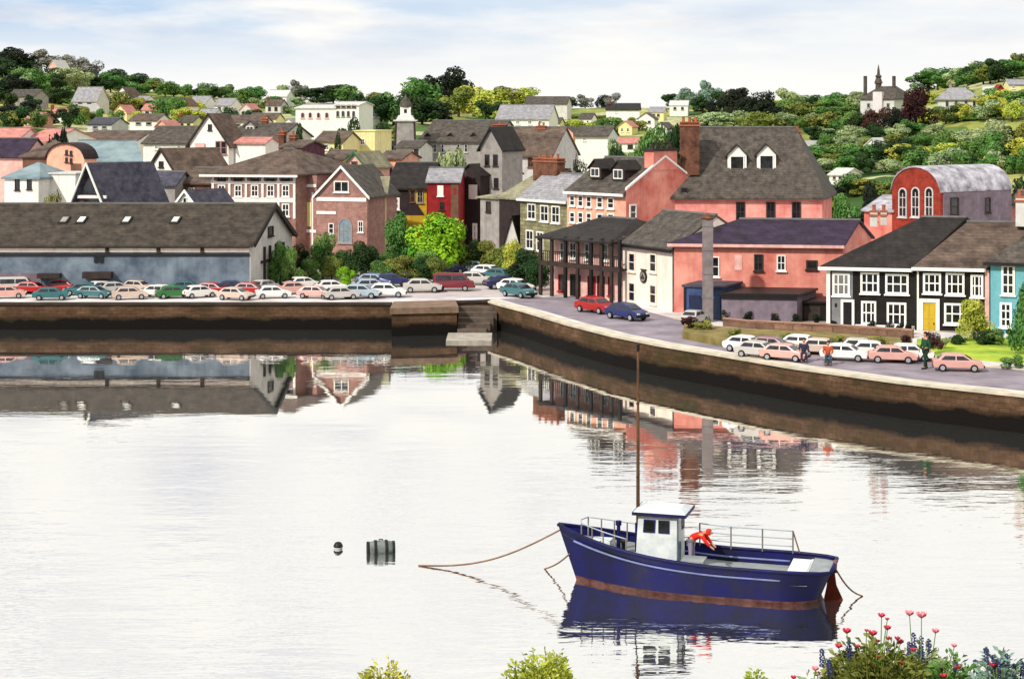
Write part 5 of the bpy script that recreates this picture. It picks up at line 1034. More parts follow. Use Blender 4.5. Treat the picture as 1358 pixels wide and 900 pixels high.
gplace = {G1: 'in the car park along the left quay', G2: 'around the town square', G3: 'along the right quay road'}
rel = {(790, 415): 'red car in front of the pink veranda house', (831, 424): 'dark blue car in front of the cream house with round sign', (990, 467): 'white car leftmost of the row below the rough verge', (1024, 468): 'mauve car behind the pink car below the rough verge', (1040, 479): 'pink car nearest the water left of the two seated people', (1120, 478): 'white car just right of the person in orange', (1158, 474): 'white car below the black terrace house garden wall', (1184, 481): 'pink car left of the person in green', (1006, 475): 'silver car second in the row below the rough verge', (1142, 470): 'silver car below the left garden wall end of the black house', (1206, 478): 'white car immediately left of the person in green', (1064, 466): 'white car behind the person in navy clothes', (1090, 471): 'beige car behind the person in the orange jacket', (1270, 492): 'pink car below the lawn right of the person in green', (601, 386): 'maroon van in the middle of the town square'}
for g, lst in CL.items():
    cnt = {}; tot = {}
    for q in lst: tot[q[3]] = tot.get(q[3], 0) + 1
    for q in sorted(lst):
        px, py, rz, c = q[:4]; i = cnt.get(c, 0); cnt[c] = i + 1; van = (px, py) in ((601, 386), (22, 388.3))
        lab = rel.get((px, py)) or (c + (' van ' if van else ' car ') + 'parked ' + gplace[g]) if tot[c] == 1 else rel.get((px, py)) or (ORD[i].replace('leftmost', 'first') + ' ' + c + (' van' if van else ' car') + ' from the left ' + gplace[g])
        car(px, py, rz, c, lab, g, van, s=(.8 if g == G1 else .9) if g != G3 else (.95 if px < 900 else .8))
car(921, 429, 62, 'silver', 'small pale car parked nose out in front of the navy shed', G3, z=QZ, s=.78)
# ---------------- people
skin = mat('skin', (.78, .56, .46), rough=.6, var=.05, bump=0); hairm = mat('hair', (.12, .09, .07), var=.2, bump=0)
def figure(name, loc, rz, J, s, shirt, trousers, label, hair=hairm, legs_from='hip'):
    """one continuous skinned body from joints; clothing as its own skinned layer on top"""
    e = empty('person', label, 'person', loc, rz); e.scale = (s, s, s)
    def skinned(nm, chain, m, par=e):
        vs = []; es = []; rs = []; ids = {}
        for path in chain:
            prev = None
            for key in path:
                k, r = key
                if k not in ids: ids[k] = len(vs); vs.append(J[k]); rs.append(r)
                if prev is not None: es.append((prev, ids[k]))
                prev = ids[k]
        me = bpy.data.meshes.new(nm); me.from_pydata(vs, es, []); me.materials.append(m); o = bpy.data.objects.new(nm, me); col.objects.link(o); o.parent = par
        md = o.modifiers.new('skin', 'SKIN'); md.use_smooth_shade = True
        for i, sv in enumerate(me.skin_vertices[0].data): sv.radius = (rs[i], rs[i]); sv.use_root = (i == 0)
        sb = o.modifiers.new('sub', 'SUBSURF'); sb.levels = 1; sb.render_levels = 2; return o
    arms = lambda q, f: [('chest', .15), ('sh' + q, .075), ('el' + q, .05), ('wr' + q, .034)] if not f else [('chest', .165), ('sh' + q, .09), ('el' + q, .066), ('cf' + q, .052)]
    body = skinned('body', [[('pelvis', .125), ('belly', .12), ('chest', .15), ('neck', .055), ('headb', .075), ('heada', .10), ('headt', .075)]] + [arms(q, 0) + [('ha' + q, .042), ('fi' + q, .022)] for q in 'lr'] + [[('pelvis', .125), ('hp' + q, .09), ('kn' + q, .062), ('an' + q, .042), ('to' + q, .036)] for q in 'lr'], skin)
    skinned('jacket', [[('pelvis', .150), ('belly', .150), ('chest', .175)]] + [arms(q, 1) for q in 'lr'], shirt, body)
    skinned('trousers', [[('pelvis', .142), ('hp' + q, .105), ('kn' + q, .075), ('an' + q, .058)] for q in 'lr'], trousers, body)
    mb = MB(); c = Vector(J['heada']) + Vector((-.02, 0, .03)); mb.lathe(c, [(.02, .125), (.07, .11), (.108, .06), (.118, 0), (.108, -.05), (.08, -.09)], 12)
    for v in range(len(mb.v)):
        x, y, z = mb.v[v]
        if x > c.x + .04 and z < c.z + .05: mb.v[v] = (c.x + .04, y, z)
    mb.build('hair', hair, body, True)
    mb = MB()
    for sg in (-1, 1): mb.lathe(Vector(J['heada']) + Vector((.088, sg * .035, .0)), [(.004, .012), (.012, .006), (.012, -.006), (.004, -.012)], 8)
    mb.build('eyes', blackm, body)
    mb = MB(); h_ = Vector(J['heada']); mb.hexa([h_ + Vector(q) for q in ((.09, -.014, -.035), (.115, -.010, -.035), (.115, .010, -.035), (.09, .014, -.035), (.09, -.008, .01), (.098, -.006, .01), (.098, .006, .01), (.09, .008, .01))]); mb.build('nose', skin, body)
    mb = MB()
    for q in 'lr': mb.tube([Vector(J['an' + q]) + Vector((-.05, 0, -.02)), Vector(J['to' + q])], [.052, .042], 8)
    mb.build('shoes', blackm, body)
    return e
def stand(step=.12):
    J = {'pelvis': (0, 0, .95), 'belly': (0, 0, 1.1), 'chest': (0, 0, 1.33), 'neck': (0, 0, 1.5), 'headb': (.01, 0, 1.56), 'heada': (.02, 0, 1.65), 'headt': (.01, 0, 1.73)}
    for q, sg in (('l', 1), ('r', -1)):
        st = step * sg
        J.update({'sh' + q: (0, sg * .2, 1.42), 'el' + q: (-.03 - st * .3, sg * .27, 1.16), 'cf' + q: (.03 - st, sg * .28, .96), 'wr' + q: (.04 - st, sg * .28, .92), 'ha' + q: (.05 - st, sg * .28, .85), 'fi' + q: (.07 - st, sg * .27, .77),
                  'hp' + q: (0, sg * .1, .9), 'kn' + q: (.03 + st * .5, sg * .1, .5), 'an' + q: (st, sg * .1, .08), 'to' + q: (st + .17, sg * .11, .04)})
    return J
def sit():
    J = stand(0); dz = -.42
    for k in list(J): x, y, z = J[k]; J[k] = (x, y, z + dz)
    for q, sg in (('l', 1), ('r', -1)): J['hp' + q] = (.02, sg * .1, .5); J['kn' + q] = (.44, sg * .13, .52); J['an' + q] = (.46, sg * .13, .1); J['to' + q] = (.62, sg * .14, .05); J['el' + q] = (.08, sg * .27, .78); J['cf' + q] = (.28, sg * .2, .66); J['wr' + q] = (.32, sg * .18, .64); J['ha' + q] = (.38, sg * .16, .62); J['fi' + q] = (.45, sg * .14, .60)
    return J
gj = mat('green_cloth', (.10, .27, .17), var=.2, bump=0); dk = mat('dark_green_cloth', (.08, .20, .13), var=.2, bump=0); orc = mat('rust_cloth', (.66, .28, .14), var=.2, bump=0); blc = mat('blue_cloth', (.18, .26, .38), var=.2, bump=0); ndc = mat('navy_cloth', (.15, .17, .26), var=.2, bump=0); rdc = mat('red_cloth', (.88, .16, .10), var=.12, bump=0); grc = mat('grey_cloth', (.55, .52, .60), var=.15, bump=0)
D_ = Dz(489, QZ); figure('p', ((1227.5 - CX) * D_ / F, D_, QZ + .01), R(200), stand(), 1.42, gj, dk, 'person in dark green jacket and trousers standing on the right quay')
def sitter(px, py, shirt, tr, label, blab):
    D = Dz(py, QZ); X = (px - CX) * D / F
    e = empty('stone_bollard', blab, 'bollard', (X, D + .05, QZ)); mb = MB(); mb.lathe((0, 0, 0), [(.30, 0), (.28, .35), (.32, .40), (.30, .48)], 14); mb.build('shaft', greytrim, e); mb = MB(); mb.lathe((0, 0, .482), [(.30, 0), (.31, .05), (.24, .09)], 14); mb.build('top', coping, e)
    figure('p', (X, D, QZ + .05), R(-100), sit(), 1.2, shirt, tr, label)
sitter(1066, 480, ndc, ndc, 'person in navy clothes sitting on the quay by the pink cars', 'stone bollard under the person in navy')
sitter(1098, 484, orc, blc, 'person in a rust orange jacket sitting on the quay edge', 'stone bollard under the person in orange')

# ---------------- fishing boat
bx0, by0 = 13.25, 71.4; bx1, by1 = 2.0, 74.7   # stern, bow (world)
bvec = Vector((bx1 - bx0, by1 - by0)); BL = bvec.length
boat = empty('fishing_boat', 'navy blue wooden fishing boat with white wheelhouse and tall mast, moored in the harbour', 'boat', (bx0, by0, 0), math.atan2(bvec.y, bvec.x))
# local: x stern->bow, y to starboard? (+y is left of travel = towards the camera side because the bow points left) ; z up
navy = mat('navy_hull_paint', (.025, .03, .17), c2=(.05, .06, .36), rough=.5, var=.3, scale=.9, bump=.1, spec=.25, kind='wall')
boot = mat('rusty_boot_paint', (.40, .20, .16), c2=(.56, .40, .38), rough=.8, var=.35, scale=2.5)
bilgem = mat('black_antifouling', (.05, .05, .06), var=.3)
wheelm = mat('wheelhouse_paint', (.80, .83, .84), c2=(.90, .92, .92), rough=.5, var=.12, scale=1.5, bump=.05)
deckm = mat('grey_deck', (.58, .60, .60), var=.2); rubm = mat('pale_rubbing_strake', (.50, .54, .72), var=.2, bump=0)
def hb(t):   # half beam at the sheer
    return 1.62 * (min(1, (t / .16)) ** .45 * .28 + .72 if t < .16 else 1) * (1 - max(0, (t - .55) / .45) ** 2.2) + .04
def sheer(t): return 1.36 + .0 * t + .92 * max(0, (t - .35) / .65) ** 1.8
secs = []; NS = 28
for i in range(NS + 1):
    t = i / NS; x = t * BL; h_ = hb(t); s_ = sheer(t)
    wl = h_ * (.90 - .50 * max(0, (t - .5) / .5) ** 1.3 - .35 * max(0, .14 - t) / .14)
    xl = lambda z: -(max(0, (t - .72) / .28) ** 1.5) * 1.05 * (1 - min(1, max(0, z + .7) / (s_ + .7))) + (max(0, (.1 - t) / .1)) * .75 * (1 - min(1, max(0, z + .4) / (s_ + .4)))
    row = []
    for (yy, zz_) in ((0.0, -.75), (wl * .55, -.55), (wl * .93, -.12), (wl + (h_ - wl) * .06, .08), (wl + (h_ - wl) * .16, 0.14 + .08 * abs(t - .45)), (wl + (h_ - wl) * .66, s_ * .68), (h_, s_)):
        row.append((x + xl(zz_), max(yy, .03), zz_))
    secs.append(row)
def hull_part(name, rows_, m, par, close=True):
    mb = MB(); vs = []; fs = []
    for sg in (-1, 1):
        o_ = len(vs)
        for s_ in secs: vs += [(p_[0], sg * p_[1], p_[2]) for p_ in s_[rows_[0]:rows_[1] + 1]]
        k = rows_[1] - rows_[0] + 1
        for i in range(NS):
            for j in range(k - 1): fs.append((o_ + i * k + j, o_ + (i + 1) * k + j, o_ + (i + 1) * k + j + 1, o_ + i * k + j + 1))
    # transom
    k = rows_[1] - rows_[0] + 1; o2 = len(secs) * k
    for j in range(k - 1): fs.append((j, j + 1, o2 + j + 1, o2 + j))
    mb.add(vs, fs); return mb.build(name, m, par, True)
hull = hull_part('hull', (4, 6), navy, boat); hull_part('boot_stripe', (2, 4), boot, hull); hull_part('bottom', (0, 2), bilgem, hull)
for o_ in (hull,): pass
def rail_pts(t0, t1, off, dz, n=20, sg=1): return [(t * BL, sg * (hb(t) + off), sheer(t) + dz) for t in [t0 + (t1 - t0) * i / n for i in range(n + 1)]]
mb = MB()
for sg in (-1, 1): mb.tube(rail_pts(0, 1, .02, .03, 28, sg), .075, 8)
mb.tube([(0, -hb(0), sheer(0) + .03), (-.03, 0, sheer(0) + .05), (0, hb(0), sheer(0) + .03)], .09, 8); mb.build('gunwale', navy, hull, True)
mb = MB()
for sg in (-1, 1): mb.tube([(x, sg * (abs(y) * .985 + .0), z - .34) for x, y, z in rail_pts(.17, .93, 0, 0, 24, 1)], .045, 6)
mb.build('rubbing_strake', rubm, hull, True)
def deckz(t): return sheer(t) - (.32 if t > .52 else .62)
def deck(name, t0, t1, dz, m, ins=.07):
    mb = MB(); vs = []; n = 14
    for i in range(n + 1):
        t = t0 + (t1 - t0) * i / n; h_ = max(.03, hb(t) - ins); z = sheer(t) - dz; vs += [(t * BL, -h_, z), (t * BL, h_, z)]
    mb.add(vs, [(2 * i, 2 * i + 2, 2 * i + 3, 2 * i + 1) for i in range(n)]); return mb.build(name, m, boat, fix=False)
deck('fore_deck', .56, .985, .30, deckm); deck('well_deck', .08, .56, .52, deckm); deck('stern_deck', .005, .08, .08, deckm)
mb = MB(); mb.box(.08 * BL, .08 * BL + .08, -hb(.08) + .38, hb(.08) - .38, sheer(.08) - .52, sheer(.08) - .06); mb.box(.555 * BL, .565 * BL, -hb(.56) + .25, hb(.56) - .25, sheer(.56) - .52, sheer(.56) - .28); mb.build('bulkheads', wheelm, boat)
# wheelhouse
wx0, wx1 = .545 * BL, .695 * BL; zf_ = sheer(.62) - .45; zr_ = 3.15; hw0 = .92; hw1 = .84
WP = lambda x, y, z: (x + (.0 if x < (wx0 + wx1) / 2 else -.12 * (z - zf_) / (zr_ - zf_)), y * (1 - .08 * (z - zf_) / (zr_ - zf_)), z)
mb = MB(); mb.box(wx0, wx1, -hw0, hw0, zf_, zr_, WP); wh = mb.build('wheelhouse', wheelm, boat)
mb = MB(); mb.box(wx0 - .42, wx1 + .12, -hw0 - .12, hw0 + .12, zr_ + .002, zr_ + .13); mb.build('roof_edge', navy, wh)
mb = MB(); mb.hexa([(wx0 - .38, -hw0 - .08, zr_ + .132), (wx1 + .08, -hw0 - .08, zr_ + .132), (wx1 + .08, hw0 + .08, zr_ + .132), (wx0 - .38, hw0 + .08, zr_ + .132), (wx0 - .1, -.4, zr_ + .30), (wx1 - .3, -.4, zr_ + .30), (wx1 - .3, .4, zr_ + .30), (wx0 - .1, .4, zr_ + .30)]); mb.build('roof', wheelm, wh)
def whw(xa, xb, za, zb_, sg, face='s'):
    mb = MB(); g = MB(); f = .05
    def T(a, o_, z):
        if face == 's': p_ = WP(a, sg * hw0, z); return (p_[0], p_[1] + sg * o_, p_[2])
        p_ = WP(wx1 if sg > 0 else wx0, a, z); return (p_[0] + sg * o_, p_[1], p_[2])
    for q in ((xa, xb, za, za + f), (xa, xb, zb_ - f, zb_), (xa, xa + f, za + f, zb_ - f), (xb - f, xb, za + f, zb_ - f)): mb.box(q[0], q[1], 0, .045, q[2], q[3], T)
    w = mb.build('window', navy, wh); g.box(xa + f, xb - f, .003, .02, za + f, zb_ - f, T); g.build('pane', glass, w)
L_ = wx1 - wx0
for sg in (-1, 1): whw(wx1 - .75, wx1 - .25, 2.45, 2.98, sg); whw(wx1 - 1.45, wx1 - .98, 2.45, 2.98, sg)
for a in (-.75, -.25, .3): whw(a, a + .42, 2.45, 2.98, 1, 'f')
whw(-.7, -.2, 2.4, 2.95, -1, 'f')
mb = MB(); mb.box(wx0 - .04, wx0 - .003, .1, .7, zf_ + .05, zr_ - .1); mb.build('door', glasslt, wh)
# mast
mxl = .70 * BL + .02; mb = MB(); mb.tube([(mxl, .0, 1.2), (mxl, 0, 5.5), (mxl, 0, 9.95)], [.085, .07, .045], 10); mast = mb.build('mast', mat('varnished_mast', (.36, .25, .15), var=.3), boat, True)
mb = MB(); mb.tube([(mxl, 0, 1.2), (mxl, 0, 2.6)], .13, 10); mb.build('mast_foot', navy, mast)
mb = MB(); mb.tube([(mxl, -.3, 4.6), (mxl, .3, 4.6)], .03, 6); mb.tube([(mxl, -.3, 7.7), (mxl, .3, 7.7)], .03, 6); mb.tube([(mxl, 0, 9.9), (mxl, 0, 10.2)], .08, 8); mb.build('crosstrees', blackm, mast)
# fore rail
rl = mat('pale_rail_paint', (.66, .70, .74), var=.1, bump=0)
mb = MB()
for sg in (-1, 1):
    mb.tube([(p_[0], p_[1], p_[2]) for p_ in rail_pts(.72, .90, -.12, .52, 10, sg)], .028, 6)
mb.tube([(.90 * BL, -hb(.9) + .12, sheer(.9) + .52), (.915 * BL, 0, sheer(.9) + .53), (.90 * BL, hb(.9) - .12, sheer(.9) + .52)], .028, 6)
fr_ = mb.build('fore_rail', rl, boat, True)
for i in range(5):
    t = .72 + .045 * i; mb = MB()
    for sg in (-1, 1): mb.tube([(t * BL, sg * (hb(t) - .12), sheer(t) - .3), (t * BL, sg * (hb(t) - .12), sheer(t) + .52)], .035, 6)
    mb.build('stanchion', mat('weathered_post', (.52, .50, .48), var=.2), fr_)
mb = MB(); mb.lathe((.77 * BL, .2, sheer(.77) - .3), [(.1, 0), (.08, .7), (.08, 1.0), (.13, 1.02), (.13, 1.2), (.05, 1.22)], 10); mb.build('vent_cowl', navy, boat)
mb = MB(); mb.box(.80 * BL, .87 * BL, -.35, .35, sheer(.8) - .3, sheer(.8) - .02); mb.build('fore_hatch', wheelm, boat)
mb = MB(); mb.lathe((.745 * BL, .55, sheer(.74) - .28), [(.1, 0), (.1, .4), (.16, .42), (.16, .5), (.1, .52)], 10); mb.build('bollard', blackm, boat)
# aft rail on the far side and across
far = -1 if True else 1
FS = -1   # local -y is the side away from the camera when the bow points left
mb = MB()
for dz in (.95, .62, .3): mb.tube(rail_pts(.16, .50, -.06, dz, 10, FS), .026, 6)
ar = mb.build('aft_rail', rl, boat, True)
for t in (.16, .27, .385, .5): 
    mb = MB(); mb.tube([(t * BL, FS * (hb(t) - .06), sheer(t)), (t * BL, FS * (hb(t) - .06), sheer(t) + .97)], .035, 6); mb.build('stanchion', greytrim, ar)
mb = MB(); mb.tube([(.16 * BL, FS * (hb(.16) - .06), sheer(.16) + .95), (.135 * BL, FS * (hb(.13) - .06), sheer(.13) + .05)], .035, 6); mb.build('rail_brace', brownbare, ar)
mb = MB(); mb.box(.45 * BL, .52 * BL, .35, 1.2, sheer(.45) - .5, sheer(.45) + .0); mb.box(.445 * BL, .525 * BL, .3, 1.25, sheer(.45) + .002, sheer(.45) + .07); mb.build('engine_box', deckm, boat)
mb = MB(); mb.box(.085 * BL, .15 * BL, -.9, 1.1, sheer(.12) - .3, sheer(.12) - .02); mb.build('stern_locker', whitew, boat)
# stern post and rudder
mb = MB(); P_ = [(.55, -.7), (-.25, -.7), (-.42, -.1), (-.10, .6), (-.02, 1.25), (.2, 1.2), (.3, .5)]
mb.sweep([(x, -.045, z) for x, z in P_], [(x, .045, z) for x, z in P_]); mb.build('rudder', mat('rust_brown_rudder', (.42, .14, .08), var=.35), boat)
mb = MB(); mb.tube([(-.05, 0, 1.1), (-.07, 0, sheer(0) + .25)], .07, 8); mb.build('rudder_head', boot, boat)
bm_local = lambda v: boat.matrix_basis @ Vector(v)
# patch of fender marks near the bow
# crew member bending over the gear, standing on the well deck
J = stand(.05)
J.update({'belly': (.10, 0, 1.08), 'chest': (.34, 0, 1.2), 'neck': (.5, 0, 1.24), 'headb': (.55, 0, 1.24), 'heada': (.64, 0, 1.23), 'headt': (.70, 0, 1.26)})
for q, sg in (('l', 1), ('r', -1)): J.update({'sh' + q: (.40, sg * .2, 1.2), 'el' + q: (.55, sg * .24, .98), 'cf' + q: (.70, sg * .2, .82), 'wr' + q: (.73, sg * .19, .80), 'ha' + q: (.79, sg * .18, .76), 'fi' + q: (.84, sg * .17, .70)})
lp = (.505 * BL, .15, sheer(.5) - .52); wp = bm_local(lp)
hatr = mat('red_hat', (.90, .20, .10), var=.1, bump=0)
figure('p', wp, math.atan2(bvec.y, bvec.x) + R(180), J, 1.22, rdc, grc, 'crew member in a red jacket bending forward behind the boat wheelhouse', hair=hatr)
# ropes
ropem = mat('mooring_rope', (.55, .42, .32), var=.3, bump=0)
def rope(name, a, b, sag, label, r=.035):
    a, b = Vector(a), Vector(b); e = [a.lerp(b, i / 24) + Vector((0, 0, -sag * math.sin(math.pi * i / 24))) for i in range(25)]
    mb = MB(); mb.tube([p_ - a for p_ in e], r, 6); o = mb.build(name, ropem, None, True); o.location = a; return tag(o, label, 'rope')
bow = bm_local((.985 * BL, 0, sheer(.98) - .1))
rope('mooring_rope', W(555, 750, Dz(750, 0)) + Vector((0, 0, .02)), bow, .55, 'long brown mooring rope running from the bow to the water on the left', .04)
rope('mooring_rope', W(722, 754, Dz(754, 0)), bm_local((.955 * BL, .1, 1.1)), .1, 'short brown rope dropping from the bow into the water')
rope('stern_rope', W(1144, 790, Dz(790, 0)), bm_local((-.05, .2, sheer(0) + .02)), .25, 'brown rope hanging from the stern down to the water at the right')
# buoys
D_ = Dz(731, 0); e = empty('mooring_buoy', 'large grey barrel shaped mooring buoy with dark bands floating left of the rope', 'buoy', ((505 - CX) * D_ / F, D_, 0), R(8)); e.scale = (.88, .88, .88)
bz_ = .12; mb = MB(); mb.lathe((0, 0, bz_), [(.26, -.72), (.40, -.60), (.46, -.2), (.46, .2), (.40, .60), (.26, .72)], 20, 'x'); mb.build('drum', mat('buoy_grey', (.46, .49, .48), var=.3, scale=3), e, True)
mb = MB()
for x in (-.66, -.28, .28, .66): mb.lathe((0, 0, bz_), [(.3, x - .075), (.485 if abs(x) < .5 else .42, x - .07), (.485 if abs(x) < .5 else .42, x + .07), (.3, x + .075)], 20, 'x')
mb.build('tyre_bands', blackm, e)
mb = MB(); mb.tube([(-.1, 0, bz_ + .42), (-.1, 0, bz_ + .52), (.1, 0, bz_ + .52), (.1, 0, bz_ + .42)], .03, 6); mb.build('lifting_eye', blackm, e)
D_ = Dz(727, 0); e = empty('float', 'small dark round float with a pale lower half, left of the barrel buoy', 'buoy', ((448.5 - CX) * D_ / F, D_, 0))
mb = MB(); mb.lathe((0, 0, .1), [(.03, .22), (.14, .18), (.21, .07), (.22, 0), (.2, -.03)], 14); mb.build('top', blackm, e, True)
mb = MB(); mb.lathe((0, 0, .1), [(.195, -.035), (.2, -.08), (.14, -.2), (.03, -.25)], 14); mb.build('lower_half', greyl, e, True)

# ---------------- bank plants in the foreground
def leafclump(seed, n, rad, hgt, ls, stems=10):
    rg = random.Random(seed); mb = MB(); st = MB()
    for i in range(n):
        a = rg.random() * 6.28; r = rad * math.sqrt(rg.random()); z = hgt * (1 - .30 * rg.random() ** .8) * (1 - .16 * (r / rad) ** 2 - .05 * math.sin(a * 5 + seed)) - ls; p = Vector((r * math.cos(a), r * math.sin(a), z))
        d = Vector((math.cos(a) * .6 + rg.uniform(-.6, .6), math.sin(a) * .6 + rg.uniform(-.6, .6), rg.uniform(.1, 1))).normalized(); s_ = ls * rg.uniform(.6, 1.4); q = d.orthogonal().normalized(); w = (q * math.cos(i) + d.cross(q) * math.sin(i))
        m_ = p + d * s_; t_ = p + d * s_ * 2 + Vector((0, 0, -s_ * .3)); up = d.cross(w) * s_ * .1
        mb.add([p, m_ + w * s_ * .42 + up, t_, m_ - w * s_ * .42 + up], [(0, 1, 2, 3)])
    for i in range(stems):
        a = i * 2.4; r = rad * .5 * rg.random(); st.tube([(0, 0, -.2), (r * .5 * math.cos(a), r * .5 * math.sin(a), hgt * .5), (r * 1.3 * math.cos(a), r * 1.3 * math.sin(a), hgt * .95)], [.012, .009, .004], 5)
    return mb.mesh('leaves', LM['olive'], fix=False), st.mesh('stem', LM['olive'])
petal = mat('crimson_petal', (.66, .12, .22), c2=(.80, .25, .34), var=.2, bump=0, rough=.6); petalp = mat('pink_petal', (.90, .52, .56), var=.15, bump=0, rough=.6); bluef = mat('slate_blue_floret', (.25, .28, .45), var=.2, bump=0); stemm = mat('green_stem', (.42, .56, .22), var=.2, bump=0)
def flower(par, x, y, z, r, m, stem0):
    rg = random.Random(int(x * 1e4)); mb = MB()
    for k in range(6):
        a = k * 1.047; d = Vector((math.cos(a), math.sin(a), 0)); w = Vector((-math.sin(a), math.cos(a), 0)); c = Vector((x, y, z))
        mb.hexa([c + w * r * .2, c - w * r * .2, c + d * r * .75 - w * r * .5 + Vector((0, 0, r * .5)), c + d * r * .75 + w * r * .5 + Vector((0, 0, r * .5)), c + w * r * .2 + Vector((0, 0, .1 * r)), c - w * r * .2 + Vector((0, 0, .1 * r)), c + d * r - w * r * .35 + Vector((0, 0, r * 1.0)), c + d * r + w * r * .35 + Vector((0, 0, r * 1.0))])
    f = mb.build('flower_head', m, par); mb = MB(); mb.tube([stem0, (Vector(stem0) + Vector((x, y, z))) / 2 + Vector((rg.uniform(-.02, .02), 0, 0)), (x, y, z)], [.006, .005, .004], 5); mb.build('flower_stem', stemm, f)
def plant(px, ytop, D, wpx, kind, label, flowers=(), spikes=(), n=900, ls=.028, grp=None, nm='flowering_shrub', cat='plant'):
    X = (px - CX) * D / F; z0 = bank_z(X, D); hgt = (H - (ytop - HY) * D / F) - z0; e = empty(nm, label, cat, (X, D, z0), 0, grp)
    lm, sm = leafclump(int(px), n, wpx * D / F / 2, hgt, ls); o = ob('foliage', lm, e); o.material_slots[0].link = 'OBJECT'; o.material_slots[0].material = LM[kind]
    o = ob('stems', sm, e)
    for (fx, fy, r, pk) in flowers:
        x = (fx - px) * D / F; z = H - (fy - HY) * D / F - z0; flower(e, x, random.Random(int(fx * 7 + fy)).uniform(-.12, .05), z - r * D / F * .5, r * D / F, petalp if pk else petal, (x * .6, 0, max(.1, min(z - .12, hgt * .8))))
    for (fx, y0, y1) in spikes:
        x = (fx - px) * D / F; za = H - (y1 - HY) * D / F - z0; zb_ = H - (y0 - HY) * D / F - z0; mb = MB(); rg = random.Random(int(fx)); mb.tube([(x * .8, 0, za - .15), (x, 0, zb_)], .005, 5)
        for k in range(34):
            z = za + (zb_ - za) * k / 34; a = k * 2.4; c = Vector((x + .016 * math.cos(a), .016 * math.sin(a), z)); s_ = .0085 * rg.uniform(.7, 1.3)
            mb.hexa([c + Vector(q) * s_ for q in ((-1, -.6, -.5), (1, -.6, -.5), (1, .6, -.5), (-1, .6, -.5), (-.6, -.6, .8), (.6, -.6, .8), (.6, .6, .8), (-.6, .6, .8))])
        mb.build('flower_spike', bluef, e)
PD = 15.0
plant(1160, 852, PD, 130, 'olive', 'largest flowering shrub with crimson blooms in the bottom right corner', [(1167, 813, 5, 0), (1173, 827, 5, 0), (1174, 817, 3, 0), (1124, 838, 6, 0), (1155, 836, 6, 0), (1146, 831, 3, 0), (1112, 856, 5, 0), (1138, 858, 4, 0), (1175, 842, 4, 0), (1187, 842, 4, 0), (1164, 849, 3, 0), (1194, 851, 5, 0), (1162, 865, 3, 0), (1190, 877, 6, 0), (1211, 861, 4, 0), (1176, 873, 4, 0)], [(1090, 860, 884), (1100, 874, 894), (1126, 848, 880), (1178, 852, 880), (1132, 866, 888)], n=6500, ls=.036)
plant(1222, 858, PD + .7, 90, 'pale', 'shrub with two pale pink blooms on tall stems beside blue spikes', [(1207, 814, 6, 1), (1220, 813, 7, 1), (1237, 832, 5, 1), (1263, 853, 4, 1)], [(1212, 838, 868), (1222, 842, 872), (1232, 846, 876), (1224, 862, 884), (1206, 850, 872)], n=3800, ls=.034)
plant(1262, 872, PD + .3, 90, 'green', 'low green plant with two crimson blooms between larger shrubs', [(1268, 882, 5, 0), (1247, 890, 5, 0)], [(1268, 876, 896), (1294, 874, 892)], n=3500, ls=.034)
plant(1325, 866, PD - .5, 76, 'blue', 'slate blue spiked plant with one crimson bloom at the right edge', [(1315, 880, 5, 0)], [(1308, 858, 880), (1318, 868, 892), (1330, 872, 896), (1345, 880, 898), (1356, 876, 896), (1322, 874, 898), (1336, 866, 890)], n=2600, ls=.034)
plant(1075, 893, PD, 40, 'pale', 'small pink flowered plant left of the largest flowering shrub', [(1080, 884, 5, 1), (1084, 892, 4, 0), (1052, 897, 4, 0), (1130, 893, 5, 0)], n=900)
plant(1000, 890, PD + 1, 46, 'yellow', 'small yellow green tuft at the bottom edge left of the flowers', n=2200, ls=.03, nm='bank_bush', cat='bush', grp='yellow green bushes on the bank')
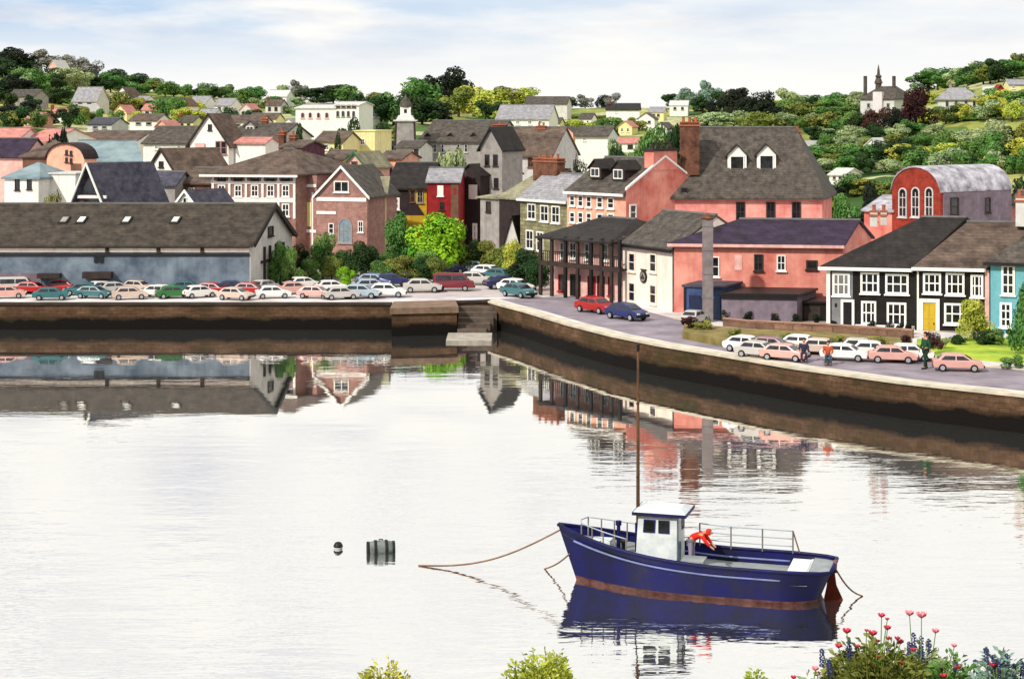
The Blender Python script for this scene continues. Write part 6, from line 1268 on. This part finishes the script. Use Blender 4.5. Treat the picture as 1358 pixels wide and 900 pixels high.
plant(712, 870, PD + 1, 100, 'yellow', 'widest yellow green bush at the bottom edge below the boat bow', n=6000, ls=.03, nm='bank_bush', cat='bush', grp='yellow green bushes on the bank')
plant(736, 866, PD + 2, 50, 'yellow', 'narrow taller yellow green bush right beside the widest bottom bush', n=3000, ls=.03, nm='bank_bush', cat='bush', grp='yellow green bushes on the bank')
plant(508, 880, PD + 1, 90, 'yellow', 'low yellow green bush at the bottom edge below the barrel buoy', n=4200, ls=.03, nm='bank_bush', cat='bush', grp='yellow green bushes on the bank')

# ---------------- leave out trees the photograph shows nothing of
bpy.context.view_layer.update(); dg = bpy.context.evaluated_depsgraph_get(); cull = []
eye = Vector((0, 0, H)); rg = random.Random(3)
for o in [q for q in col.objects if q.parent is None and q.name.split('.')[0] == 'tree']:
    c = [q for q in o.children if q.name.startswith('crown')][0]; mw = c.matrix_world; n = 0; me = c.data; own = {o.name} | {q.name for q in o.children}
    px0 = None
    for k in range(16):
        p = mw @ me.vertices[rg.randrange(len(me.vertices))].co; px = CX + p.x / p.y * F; py = HY + (H - p.z) * F / p.y
        if not (0 <= px <= 1358 and 0 <= py <= 900): continue
        d = (p - eye); L = d.length; hit, loc, nn, fi, ho, mt = sc.ray_cast(dg, eye + d.normalized() * .6, d.normalized(), distance=L + 1)
        if hit and ho.name in own: n += 1
    cull.append((n * (c.scale.x * c.scale.z) / (mw.translation.y ** 2), n, o))
cull.sort(key=lambda q: q[0])
drop = [q[2] for q in cull if q[1] < 1]; keep = [q for q in cull if q[1] >= 1]
drop += [q[2] for q in keep[:max(0, len(keep) - 292)]]
for o in drop:
    for c in list(o.children): bpy.data.objects.remove(c)
    bpy.data.objects.remove(o)
# kerb between the quay road and the fronts
e = empty('kerb', 'pale stone kerb along the house side of the right quay road', 'kerb', (i1[3].x, i1[3].y, QZ)); inv = Matrix.Translation(-Vector(e.location))
mb = MB(); ribbon(mb, [tuple(p_) for p_ in i1[3:]], -.15, .15, QZ - .1, QZ + .12); o = mb.build('kerb_stones', coping, e); o.matrix_parent_inverse = inv
